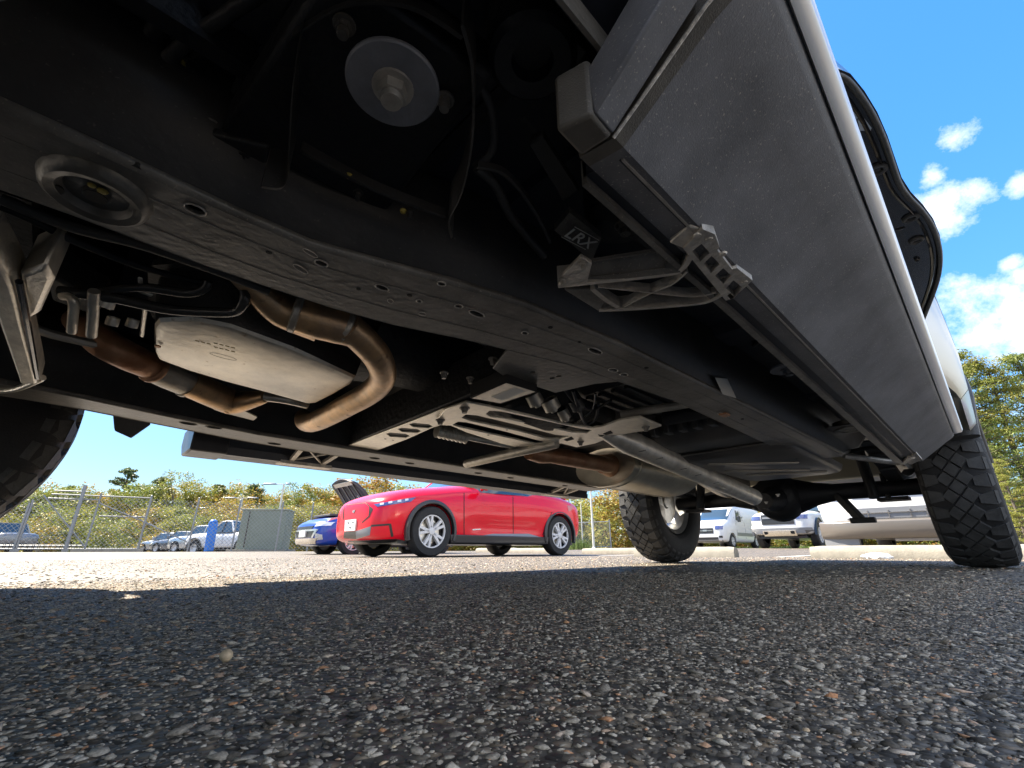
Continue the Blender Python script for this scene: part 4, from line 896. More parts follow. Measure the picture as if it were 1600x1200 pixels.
# unidentified black part on the near side, built as a mirror-like shell
Zm = .72
mo = [(1310, 110), (1330, 118), (1352, 145), (1372, 178), (1388, 215), (1398, 245), (1410, 280), (1424, 302), (1443, 322), (1459, 344), (1469, 368), (1474, 395), (1472, 425), (1463, 455), (1445, 500)]
outp = [pz(x, y, Zm) for x, y in mo]
inn = [Vector((.915, p.y, Zm)) for p in outp]
mb = MB(); top = [Vector((.925, p.y, Zm + .16)) for p in outp]
rings = []
for o_, i_, t_ in zip(outp, inn, top): rings.append([i_, o_ + Vector((-.012, 0, .0)), o_ + Vector((0, 0, .004)), o_ + Vector((-.004, 0, .02)), o_ * .35 + t_ * .65 + Vector((-.004, 0, .0)), t_])
mb.loft(rings); mr = mb.build('mirror_like_shell', 'gloss', body, smooth=50)
b = MB(); b.tube(smooth_path([p + Vector((-.006, 0, -.003)) for p in outp], 3), .0045, 8); b.build('shell_lip', 'plastic', mr, smooth=60)
b = MB(); b.loft([[p + Vector((-.022, 0, -.002)), p + Vector((-.019, 0, -.005)), p + Vector((-.016, 0, -.002))] for p in smooth_path(outp[1:], 2)]); b.build('shell_seam', 'gloss', mr, smooth=60)
for (px, py, r_) in ((1423, 340, .014), (1432, 375, .013), (1433, 405, .005), (1370, 265, .016)):
    p = pz(px, py, Zm - .001); b = MB(); b.lathe([(0, .0), (r_ * .45, .0), (r_ * .55, -.004), (r_ * .8, -.005), (r_, -.003), (r_ * 1.05, .002)], 24, None, p); b.build('shell_sensor', 'plastic' if r_ > .01 else 'gloss', mr)
b = MB(); b.plate([pz(x, y, Zm - .002) for x, y in ((1340, 188), (1352, 187), (1362, 200), (1360, 205), (1344, 204))], .002); b.build('shell_lens', 'lens', mr)
b = MB(); b.plate([pz(x, y, Zm - .002) for x, y in ((1333, 176), (1340, 175), (1345, 184), (1338, 186))], .002); b.build('shell_lens', 'lens', mr)
b = MB(); b.bar(pz(1400, 360, Zm - .001), pz(1414, 356, Zm - .001), .004, .003); b.build('shell_rib', 'plastic', mr)
# scratch through the board's plastic
def on_board(px, py):
    a, c, e = Vector((.807, .3, .403)), Vector((.893, .3, .4625)), Vector((0, 1, 0)); n_ = (c - a).cross(e).normalized(); d = ray(px, py); return CAM + d * ((a - CAM).dot(n_) / d.dot(n_)) + n_ * (.0008 if n_.dot(d) < 0 else -.0008)
M['scratch'] = mat('scratched_plastic', (.42, .33, .24), .8, 0, .4, 300)
for (x0, y0, x1, y1, w) in ((1192, 117, 1214, 120, 3), (1212, 118, 1238, 131, 6), (1230, 127, 1264, 138, 5), (1262, 137, 1288, 144, 2.5), (1165, 18, 1202, 12, 3), (1205, 122, 1225, 128, 3)):
    n_ = 7; up_, dn_ = [], []
    for k in range(n_ + 1):
        f = k / n_; x, y = x0 + (x1 - x0) * f, y0 + (y1 - y0) * f; h = w * math.sin(math.pi * (.1 + .8 * f)) * random.uniform(.35, 1)
        up_.append(on_board(x, y - h / 2)); dn_.append(on_board(x, y + h / 2))
    b = MB(); b.add(up_ + dn_, [(k, k + 1, n_ + 2 + k, n_ + 1 + k) for k in range(n_)]); o_ = b.build('scratch', 'scratch', bd_near); q_ = o_.modifiers.new('thick', 'SOLIDIFY'); q_.thickness = .0006; q_.offset = 0

# ------------------------------------------------------------------ other vehicles
M.update(
    red=mat('red_car_paint', (0.74, 0.003, 0.022), 0.22, 0.0, coat=0.30, spec=0.35),
    blue=mat('blue_car_paint', (0.006, 0.045, 0.36), 0.28, 0.0, coat=0.6),
    purple=mat('purple_car_paint', (0.07, 0.02, 0.33), 0.2, 0.3, coat=1.0),
    silver=mat('silver_car_paint', (0.52, 0.55, 0.58), 0.22, 0.6, coat=1.0),
    grey=mat('grey_car_paint', (0.16, 0.17, 0.19), 0.22, 0.5, coat=1.0),
    chrome=mat('bumper_chrome', (0.52, 0.49, 0.46), 0.22, 0.9, 0.1, 4),
    cartyre=mat('car_tyre', (0.018, 0.018, 0.019), 0.75, 0, 0.3, 20),
    alloy=mat('alloy_wheel', (0.62, 0.62, 0.63), 0.4, 0.25),
    sill=mat('sill_black', (0.018, 0.019, 0.023), 0.4, 0, coat=0.3),
    window=mat('car_window', (0.03, 0.05, 0.07), 0.04, 0, coat=1.0),
    lamp=mat('headlamp_glass', (0.10, 0.12, 0.26), 0.06, 0.4, coat=1.0),
    lampw=mat('headlamp_white', (0.72, 0.75, 0.80), 0.12, 0.2, coat=1.0),
    amber=mat('amber_marker', (0.75, 0.30, 0.02), 0.3),
    tail=mat('tail_lamp', (0.45, 0.01, 0.01), 0.2, coat=1.0),
    seam=mat('panel_gap', (0.02, 0.004, 0.006), 0.7),
    greyclad=mat('grey_cladding', (0.22, 0.23, 0.25), 0.35, 0.2),
    liner=mat('hood_underside', (0.05, 0.048, 0.05), 0.6, 0, 0.3, 5, 0.1, 20),
    greybumper=mat('grey_bumper', (0.20, 0.18, 0.16), 0.3, 0.4),
    concrete=mat('concrete', (0.26, 0.24, 0.20), 0.85, 0, 0.18, 9, 0.3, 60, speck=(40, (0.30, 0.27, 0.22), 0.66)),
)
def loft_car(stations, kink=True):
    """stations: (y, z bottom, half width, z mid, z shoulder, z top) along the car"""
    b = MB(); rings = []
    for (y, zb, w, zm, zs, zt) in stations:
        h = [(0, zb), (w * .55, zb), (w * .88, zb + .01), (w * .97, zb + .09), (w, zm), (w * .985, (zm + zs) / 2), (w * .955, zs), (w * .80, zt - .01), (w * .45, zt + .015), (0, zt + .025)]
        rings.append([Vector((x, y, z)) for x, z in h] + [Vector((-x, y, z)) for x, z in h[-2:0:-1]])
    b.loft(rings); return b
def bake(o):
    """replace an object's mesh by its modified mesh"""
    dg = bpy.context.evaluated_depsgraph_get(); dg.update()
    me = bpy.data.meshes.new_from_object(o.evaluated_get(dg)); o.modifiers.clear(); old = o.data; o.data = me; bpy.data.meshes.remove(old)
    return o
def cut(o, cutters):
    for c in cutters:
        m = o.modifiers.new('well', 'BOOLEAN'); m.operation = 'DIFFERENCE'; m.object = c; m.solver = 'EXACT'
    bake(o)
    for c in cutters:
        me = c.data; bpy.data.objects.remove(c); bpy.data.meshes.remove(me)
    for p in o.data.polygons: p.use_smooth = True
    o.data.set_sharp_from_angle(angle=R(38))
def cylcut(x0, x1, y, z, r):
    b = MB(); b.tube([(x0, y, z), (x1, y, z)], r, 40); return b.build('cutter', 'black', None, smooth=0)
LATX = Matrix(((0, 0, 1), (1, 0, 0), (0, 1, 0)))
def car_wheel(parent, loc, r, w, side, detail=2, spokes=5, rimr=.66):
    """side +1: outer face towards +x of the car"""
    root = empty('wheel', loc); root.parent = parent
    b = MB(); h = w / 2; q = r * rimr
    b.lathe([(q, -h * .8), (q + .012, -h), (r * .93, -h), (r, -h * .72), (r, h * .72), (r * .93, h), (q + .012, h), (q, h * .8)], 36 if detail > 1 else 20, LATX); b.build('tyre', 'cartyre', root, smooth=40)
    b = MB(); b.lathe([(q * 1.0, side * h * .84), (q * .985, side * h * .95), (q * .94, side * h * .93), (q * .92, side * h * .2), (0, side * h * .1)], 32 if detail > 1 else 16, LATX); rim = b.build('rim', 'alloy' if detail < 2 else 'sill', root, smooth=40)
    if detail > 1:
        b = MB(); b.lathe([(q * 1.0, side * h * .85), (q * .99, side * h * .98), (q * .93, side * h * .97), (q * .915, side * h * .7)], 40, LATX); b.build('rim_lip', 'alloy', rim, smooth=40)
        for k in range(spokes):
            a = 2 * math.pi * k / spokes + .2; mm = Matrix.Rotation(a, 3, 'X'); x0, x1 = side * h * .55, side * h * .90; x2 = side * h * .95
            b = MB()
            for sg in (-1, 1):   # each spoke forks towards the rim
                pts = [(-.20 * q, .10), (.20 * q, .10)]
                b.hexa([mm @ Vector(v) for v in ((x0, -.11 * q, .16 * q), (x0, .11 * q, .16 * q), (x0, (.30 if sg > 0 else -.10) * q, .94 * q), (x0, (.10 if sg > 0 else -.30) * q, .94 * q))],
                       [mm @ Vector(v) for v in ((x1, -.09 * q, .14 * q), (x1, .09 * q, .14 * q), (x2, (.27 if sg > 0 else -.12) * q, .94 * q), (x2, (.12 if sg > 0 else -.27) * q, .94 * q))])
            b.build('spoke', 'alloy', rim, smooth=0)
        b = MB(); b.lathe([(0, side * h * .98), (.20 * q, side * h * .96), (.24 * q, side * h * .86), (.24 * q, side * h * .4)], 20, LATX); b.build('hub_cap', 'alloy', rim)
        b = MB(); b.lathe([(0, side * h * .22), (q * .74, side * h * .22), (q * .74, side * h * .15)], 24, LATX); b.build('brake_disc', 'steel', rim)
    return root
def drape(name, bvh, o, quad, n, m_, m, parent, off=.004, thick=.004, dirv=None, eye=None):
    """a patch of trim laid onto a body: rays through a four-cornered outline, either parallel or from an eye point"""
    q = [Vector(v) for v in quad]; V = []; ok = True
    for j in range(m_ + 1):
        for i in range(n + 1):
            u, v = i / n, j / m_; p = q[0] * (1 - u) * (1 - v) + q[1] * u * (1 - v) + q[2] * u * v + q[3] * (1 - u) * v
            if eye is not None: org, d = Vector(eye), (p - Vector(eye)).normalized()
            else: org, d = p, Vector(dirv).normalized()
            hit, nn, idx, ds = bvh.ray_cast(org, d)
            if hit is None: V.append(None); continue
            if nn.dot(d) > 0: nn = -nn
            V.append((hit + nn * off, hit - nn * thick))
    b = MB(); W = n + 1; idx = {}
    for k, v in enumerate(V):
        if v is not None: idx[k] = len(b.v); b.v.append(tuple(v[0])); b.v.append(tuple(v[1]))
    for j in range(m_):
        for i in range(n):
            ks = [j * W + i, j * W + i + 1, (j + 1) * W + i + 1, (j + 1) * W + i]
            if all(k in idx for k in ks):
                a = [idx[k] for k in ks]; b.f.append(tuple(a)); b.f.append(tuple(x + 1 for x in a[::-1]))
                for e in range(4):
                    edge = (j == 0 and e == 0) or (i == n - 1 and e == 1) or (j == m_ - 1 and e == 2) or (i == 0 and e == 3)
                    if edge: x, y = a[e], a[(e + 1) % 4]; b.f.append((x, y, y + 1, x + 1))
    if not b.f: return None
    return b.build(name, m, parent, smooth=40, fixn=False)
def bvh_of(o):
    dg = bpy.context.evaluated_depsgraph_get(); dg.update(); return BVHTree.FromObject(o, dg)

# ---- the red crossover beyond the truck
def red_car():
    loc = Vector((-5.95, 4.14, gz(-5.9, 5.5)))
    root = empty('red_crossover', loc); root.location = loc
    tag(root, 'glossy red electric crossover with closed grille panel parked beyond the truck', 'car')
    st = [(-.85, .36, .30, .50, .62, .72), (-.83, .28, .58, .50, .66, .77), (-.74, .23, .76, .50, .72, .84), (-.60, .20, .85, .52, .79, .90), (-.40, .19, .905, .54, .85, .96), (-.1, .19, .93, .56, .90, 1.02), (.3, .19, .94, .57, .95, 1.07), (.75, .19, .925, .57, .99, 1.14), (1.3, .19, .918, .57, 1.0, 1.19), (2.0, .19, .922, .57, 1.05, 1.21), (2.6, .19, .945, .60, 1.05, 1.19), (3.0, .19, .955, .62, 1.05, 1.15), (3.35, .21, .94, .63, 1.02, 1.10), (3.62, .27, .89, .64, .98, 1.03), (3.78, .36, .80, .65, .94, .99), (3.85, .48, .62, .66, .88, .92)]
    o = loft_car(st).build('body', 'red', None, smooth=0); q = o.modifiers.new('s', 'SUBSURF'); q.levels = q.render_levels = 2; bake(o)
    # side sculpting: a scallop low on the doors and a crease over the wheels
    for v in o.data.vertices:
        x, y, z = v.co
        if abs(x) > .6:
            k = sstep(.55, .9, y) * sstep(2.75, 2.2, y); v.co.x -= math.copysign(.045 * k * math.exp(-((z - .46) / .13) ** 2), x)
            k2 = sstep(.4, 1.0, y) * sstep(2.9, 2.3, y); v.co.x += math.copysign(.014 * k2 * math.exp(-((z - .86) / .07) ** 2), x)
            k3 = math.exp(-((y - 2.98) / .55) ** 2); v.co.x += math.copysign(.022 * k3 * math.exp(-((z - .80) / .12) ** 2), x)
            k4 = math.exp(-((y) / .5) ** 2); v.co.x += math.copysign(.02 * k4 * math.exp(-((z - .78) / .12) ** 2), x)
    cut(o, [cylcut(s * .62, s * 1.2, y, .365, .405) for s in (1, -1) for y in (0, 2.98)])
    o.parent = root
    bv = bvh_of(o)   # root-local coordinates equal the mesh coordinates
    E_ = CAM - loc
    def px3(px, py, x=.93):
        p = pX(px, py, loc.x + x); return p - loc
    def dr(name, pts, n, k, m, off=.004): return drape(name, bv, o, [px3(*p, .93) for p in pts], n, k, m, o, off, .006, eye=E_)
    dr('headlight', [(584, 788), (650, 777), (642, 784), (590, 792)], 14, 5, 'lamp', .006)
    for a, c in ((594, 600), (607, 613), (621, 627), (633, 638)): dr('lamp_element', [(a, 786.5 - (a - 594) * .17), (c, 785.5 - (c - 600) * .17), (c, 788.5 - (c - 600) * .17), (a, 789.5 - (a - 594) * .17)], 2, 2, 'lampw', .009)
    dr('plate_bracket', [(541, 813), (558, 811), (556, 829), (540, 830)], 4, 4, 'label', .02)
    for (x, y) in ((546, 817), (553.5, 816), (549, 824)): dr('plate_hole', [(x - .9, y - 1), (x + .9, y - 1), (x + .9, y + 1), (x - .9, y + 1)], 1, 1, 'black', .024)
    dr('lower_intake', [(538, 831), (556, 830), (557, 842), (537, 841)], 6, 4, 'sill', .004); dr('lower_intake', [(556, 830), (580, 822), (578, 836), (557, 842)], 8, 4, 'greyclad', .004)
    dr('intake_edge', [(580, 820), (608, 818), (608, 821), (580, 823)], 8, 2, 'sill', .004); dr('intake_edge', [(607, 818), (611, 818), (615, 838), (611, 839)], 2, 6, 'sill', .004)
    dr('grille_seam', [(537, 789), (572, 785), (572, 786.3), (537, 790.3)], 10, 1, 'seam', .003); dr('grille_seam', [(571, 785), (578, 790), (577, 791.5), (570, 786.3)], 4, 1, 'seam', .003)
    dr('grille_seam', [(577, 790), (583, 795), (577, 808), (576, 807)], 4, 4, 'seam', .003); dr('grille_seam', [(537, 790), (538.5, 790), (537, 812), (535.5, 812)], 1, 6, 'seam', .003); dr('grille_seam', [(577, 805), (578, 807), (566, 817), (565.5, 815.7)], 1, 4, 'seam', .003)
    dr('hood_emblem', [(551, 798), (556, 796.5), (553.5, 801.5), (551.5, 801)], 2, 2, 'chrome', .008)
    dr('amber_marker', [(634, 818), (637.5, 817), (634.5, 834), (630.5, 835)], 2, 6, 'amber', .006)
    dr('front_lip', [(530, 846), (620, 842), (632, 848), (532, 852)], 14, 3, 'sill', .004)
    dr('door_seam', [(724.5, 770), (725.7, 770), (725.7, 842), (724.5, 842)], 1, 20, 'seam', .002); dr('door_seam', [(801, 776), (802, 776), (802.5, 838), (801.5, 838)], 1, 20, 'seam', .002); dr('door_seam', [(862, 800), (863, 800), (848, 836), (847, 836)], 1, 10, 'seam', .002)
    dr('side_badge', [(738, 827), (751, 826), (751, 827.6), (738, 828.6)], 4, 1, 'chrome', .004)
    dr('door_cladding', [(738, 839), (770, 834), (826, 834), (846, 839.5)], 16, 1, 'greyclad', .006); dr('door_cladding', [(727, 842), (738, 838), (846, 839), (850, 842)], 20, 2, 'greyclad', .005)
    dr('tail_light', [(886, 790), (894, 790), (894, 797), (888, 799)], 4, 3, 'tail', .005)
    # sills, arch mouldings
    for s in (1, -1):
        b = MB(); b.hexa([(s * .86, .36, .18), (s * .925, .36, .20), (s * .925, 2.62, .20), (s * .86, 2.62, .18)], [(s * .86, .34, .33), (s * .938, .34, .325), (s * .938, 2.64, .325), (s * .86, 2.64, .33)]); b.build('sill', 'sill', o, bevel=.012)
        for yc in (0, 2.98):
            b = MB(); rings = []
            for i in range(25):
                a = R(-18 + 216 * i / 24); y, z = math.cos(a), math.sin(a); xx = .955 if yc else .945
                rings.append([Vector((s * (xx - .06), yc + .40 * y, .365 + .40 * z)), Vector((s * xx, yc + .405 * y, .365 + .405 * z)), Vector((s * (xx + .008), yc + .43 * y, .365 + .43 * z)), Vector((s * (xx - .012), yc + .462 * y, .365 + .462 * z)), Vector((s * (xx - .06), yc + .46 * y, .365 + .46 * z))])
            b.loft(rings); b.build('arch_moulding', 'sill', o, smooth=50)
            w = car_wheel(root, (s * .825, yc, .365), .365, .225, s, 2 if s > 0 else 1); w.rotation_euler = (R(14 if yc else 3), 0, 0)
    b = MB(); b.box((0, 1.5, .22), (1.6, 4.0, .06)); b.build('underbody', 'sill', o)
    # greenhouse and roof
    b = MB(); rings = []
    for (y, wb, zb, wt, zt) in ((.55, .70, .98, .60, 1.03), (1.0, .84, 1.02, .66, 1.33), (1.5, .865, 1.03, .65, 1.54), (2.0, .865, 1.04, .64, 1.60), (2.6, .86, 1.04, .62, 1.56), (3.2, .82, 1.03, .58, 1.38), (3.7, .70, .98, .52, 1.08)):
        rings.append([Vector((-wb, y, zb)), Vector((wb, y, zb)), Vector((wt + .06, y, zt - .10)), Vector((wt - .1, y, zt)), Vector((-wt + .1, y, zt)), Vector((-wt - .06, y, zt - .10))])
    b.loft(rings); b.build('window_glass', 'window', root, smooth=40)
    b = MB(); rings = []
    for (y, w, z) in ((1.25, .60, 1.45), (1.6, .62, 1.585), (2.0, .62, 1.63), (2.6, .60, 1.59), (3.2, .55, 1.42)): rings.append([Vector((x * w, y, z + .015 * (1 - x * x))) for x in (-1, -.5, 0, .5, 1)] + [Vector((x * w, y, z - .03)) for x in (1, .5, 0, -.5, -1)])
    b.loft(rings); b.build('roof', 'red', root, smooth=50)
    for s in (1, -1):
        P = smooth_path([(s * .72, .72, 1.02), (s * .70, 1.2, 1.40), (s * .66, 1.7, 1.58), (s * .64, 2.3, 1.60), (s * .61, 3.0, 1.46), (s * .56, 3.6, 1.12)], 5); b = MB(); b.tube(P, .045, 8); b.build('pillar', 'red', root)
        b = MB(); b.lathe([(0, -.10), (.06, -.09), (.085, 0), (.06, .09), (0, .10)], 14, RY90, (s * 1.02, .98, 1.12)); b.tube([(s * .88, 1.0, 1.06), (s * .98, .98, 1.10)], .025, 8); b.build('wing_mirror', 'red', root)
    return root
red_car()

# ---- the blue hatchback beside it, hood up
def blue_car():
    loc = Vector((-10.80, 5.30, gz(-10.8, 5.3) - .03))
    root = empty('blue_hatchback', loc)
    tag(root, 'blue hatchback with silver bumper bar and raised hood parked behind the red crossover', 'car')
    st = [(-.86, .36, .42, .48, .60, .66), (-.82, .27, .66, .50, .66, .73), (-.68, .22, .80, .52, .73, .80), (-.4, .21, .86, .55, .80, .88), (.1, .21, .875, .57, .86, .95), (.7, .21, .87, .58, .92, 1.01), (1.4, .21, .87, .58, .95, 1.03), (2.4, .22, .87, .60, .97, 1.03), (3.0, .26, .85, .62, .96, 1.02), (3.3, .36, .76, .62, .93, .99)]
    o = loft_car(st).build('body', 'blue', None, smooth=0); q = o.modifiers.new('s', 'SUBSURF'); q.levels = q.render_levels = 2; bake(o)
    cut(o, [cylcut(s * .55, s * 1.2, y, .33, .385) for s in (1, -1) for y in (0, 2.55)]); o.parent = root
    bv = bvh_of(o)
    def fr(nm, pts, mm, off=.01, n=10, k=4): return drape(nm, bv, o, [(x, -3, z) for x, z in pts], n, k, mm, o, off, .01, dirv=(0, 1, 0))
    fr('upper_grille', ((-.40, .585), (.40, .585), (.48, .66), (-.48, .66)), 'sill', .012); fr('lower_grille', ((-.46, .40), (.46, .40), (.56, .54), (-.56, .54)), 'sill', .012)
    fr('bumper_bar', ((-.58, .28), (.58, .28), (.66, .385), (-.66, .385)), 'chrome', .03); fr('grille_bar', ((-.62, .545), (.62, .545), (.62, .585), (-.62, .585)), 'silver', .03, 12, 2)
    fr('plate_panel', ((-.20, .42), (.16, .42), (.16, .56), (-.20, .56)), 'label', .05)
    for s in (1, -1):
        fr('headlight', ((s * .52, .64), (s * .80, .66), (s * .80, .74), (s * .56, .71)), 'lampw', .012, 6, 3); fr('fog_surround', ((s * .60, .33), (s * .74, .36), (s * .74, .46), (s * .58, .50)), 'silver', .014, 4, 4); fr('bumper_wing', ((s * .46, .40), (s * .52, .39), (s * .66, .58), (s * .58, .58)), 'silver', .022, 3, 6)
        b = MB(); b.hexa([(s * .80, .33, .19), (s * .87, .33, .20), (s * .87, 2.2, .20), (s * .80, 2.2, .19)], [(s * .80, .33, .31), (s * .885, .33, .31), (s * .885, 2.2, .31), (s * .80, 2.2, .31)]); b.build('sill', 'sill', o, bevel=.01)
        for yc in (0, 2.55): car_wheel(root, (s * .765, yc, .33), .33, .21, s, 2 if s > 0 else 1)
    b = MB(); b.box((0, 1.3, .25), (1.4, 3.6, .08)); b.build('underbody', 'sill', o)
    # open engine bay and the hood standing up on its hinges
    b = MB(); b.loft([[Vector((x, -.70 + .10 * x * x, .74)), Vector((x, -.60 + .10 * x * x, .84)), Vector((x, .0, .93)), Vector((x, .55, 1.0)), Vector((x, .55, .80))] for x in [-.72 + .144 * i for i in range(11)]]); b.build('engine_cover', 'silver', root, smooth=40)
    b = MB(); b.box((0, -.30, .93), (1.0, .40, .05)); b.build('battery_cover', 'liner', root, bevel=.01)
    hood = empty('hood', (0, .62, 1.02)); hood.parent = root; hood.rotation_euler = (R(-50), 0, 0)
    for nm, z0, z1, mm in (('hood_panel', -.035, 0, 'liner'), ('hood_skin', .003, .011, 'blue')):
        b = MB(); rings = []
        for (y, w, z) in ((0, .74, 0), (-.35, .76, .03), (-.75, .74, .03), (-1.02, .66, -.015), (-1.14, .52, -.06)): rings.append([Vector((x * w, y + .08 * x * x, z + .03 * (1 - x * x) + z1)) for x in [i / 5 for i in range(-5, 6)]] + [Vector((x * w * .985, y + .08 * x * x, z + .03 * (1 - x * x) + z0)) for x in [i / 5 for i in range(5, -6, -1)]])
        b.loft(rings); b.build(nm, mm, hood, smooth=50)
    for x in (-.5, -.17, .17, .5):
        b = MB(); b.bar((x, -.08, -.035), (x * .9, -.95, -.035), .06, .035); b.build('hood_rib', 'sill', hood, bevel=.01)
    b = MB(); b.bar((-.5, -.98, -.05), (.5, -.98, -.05), .12, .04); b.build('hood_rib', 'plate', hood, bevel=.01)
    # cabin
    b = MB(); b.loft([[Vector((-a, y, 1.0)), Vector((a, y, 1.0)), Vector((c_, y, z)), Vector((-c_, y, z))] for y, a, c_, z in ((.66, .76, .74, 1.04), (1.3, .80, .60, 1.46), (2.4, .80, .60, 1.48), (3.15, .74, .58, 1.1))]); b.build('window_glass', 'window', root, smooth=30)
    b = MB(); b.loft([[Vector((-.62, y, z)), Vector((.62, y, z)), Vector((.58, y, z + .04)), Vector((-.58, y, z + .04))] for y, z in ((1.25, 1.45), (1.8, 1.49), (2.6, 1.46))]); b.build('roof', 'blue', root, bevel=.02)
    for s in (1, -1):
        for a, c_ in (((s * .77, .68, 1.0), (s * .60, 1.3, 1.47)), ((s * .79, 1.85, 1.0), (s * .60, 1.85, 1.49)), ((s * .74, 3.05, 1.02), (s * .59, 2.6, 1.47))):
            b = MB(); b.tube([a, c_], .04, 8); b.build('pillar', 'blue', root)
    b = MB(); b.tube([(.55, .5, 1.0), (.58, .10, 1.42)], .01, 6); b.build('hood_strut', 'plate', root)
    return root
blue_car()

def wheel_stop(c, length, rz=0):
    b = MB(); h = length / 2; prof = [(-.085, 0), (.085, 0), (.083, .06), (.060, .115), (.035, .128), (-.035, .128), (-.060, .115), (-.083, .06)]
    rings = []
    for i in range(15):
        x = -h + length * i / 14; k = .93 if i in (0, 14) else 1.0
        rings.append([Vector((x + (.01 if i == 0 else -.01 if i == 14 else 0), y * k + random.gauss(0, .0012), max(0, z * k + random.gauss(0, .0015)))) for y, z in prof])
    b.loft(rings); o = b.build('wheel_stop', 'concrete', None, smooth=45); o.location = c; o.rotation_euler = (0, 0, rz)
    for x in (-h * .62, h * .62):
        k = MB(); k.lathe([(0, .1295), (.013, .1295), (.013, .125)], 10, None, (x, 0, 0)); k.build('pin', 'rust2', o)
    return o
WG = 'concrete wheel stops at the heads of the parking bays'
for (x, y, L, rz, lab) in ((.30, 6.25, 1.83, 0, 'pale concrete wheel stop in front of the white crossover, near the rear tyre'), (-2.17, 6.3, 1.45, 0, 'pale concrete wheel stop in front of the white van, right of the far rear tyre'),
                        (-5.25, 9.3, 1.8, 0, 'grey concrete wheel stop at the back wheel of the red crossover'), (-7.9, 9.5, 1.8, 0, 'grey concrete wheel stop seen under the red crossover'), (-9.9, 9.9, 1.8, 0, 'shadowed concrete wheel stop at the blue hatchback, half hidden')):
    o = wheel_stop((x, y, gz(x, y)), L, rz); tag(o, lab, 'wheel stop', WG)
# crumpled white plastic scrap by the near wheel stop
b = MB(); bm = bmesh.new(); bmesh.ops.create_icosphere(bm, subdivisions=3, radius=1); 
for v in bm.verts: v.co = Vector((v.co.x * .13, v.co.y * .06, max(0, v.co.z) * .05)) * (1 + random.uniform(-.3, .3))
bm.verts.index_update(); b.add([v.co.copy() for v in bm.verts], [[v.index for v in f.verts] for f in bm.faces]); bm.free()
o = b.build('plastic_bag', mat('white_film', (.72, .74, .78), .25, 0, coat=.5), None, smooth=0); o.location = (.02, 6.05, gz(0, 6) + .005); tag(o, 'crumpled white plastic bag lying against the near wheel stop', 'litter')

# a pebble and a few fallen leaves on the asphalt
bm = bmesh.new(); bmesh.ops.create_icosphere(bm, subdivisions=3, radius=1)
for v in bm.verts: v.co = Vector((v.co.x * .0062, v.co.y * .0052, v.co.z * .0046)) * (1 + .12 * math.sin(v.co.x * 2.2 + 1) * math.cos(v.co.y * 2.7))
bm.verts.index_update(); b = MB(); b.add([v.co.copy() for v in bm.verts], [[v.index for v in f.verts] for f in bm.faces]); bm.free()
o = b.build('pebble', mat('tan_pebble', (.62, .47, .30), .7, 0, .2, 300), None); p = pz(352, 1034, 0); o.location = (p.x, p.y, .0045); tag(o, 'rounded tan pebble lying on the shaded asphalt at lower left', 'pebble')
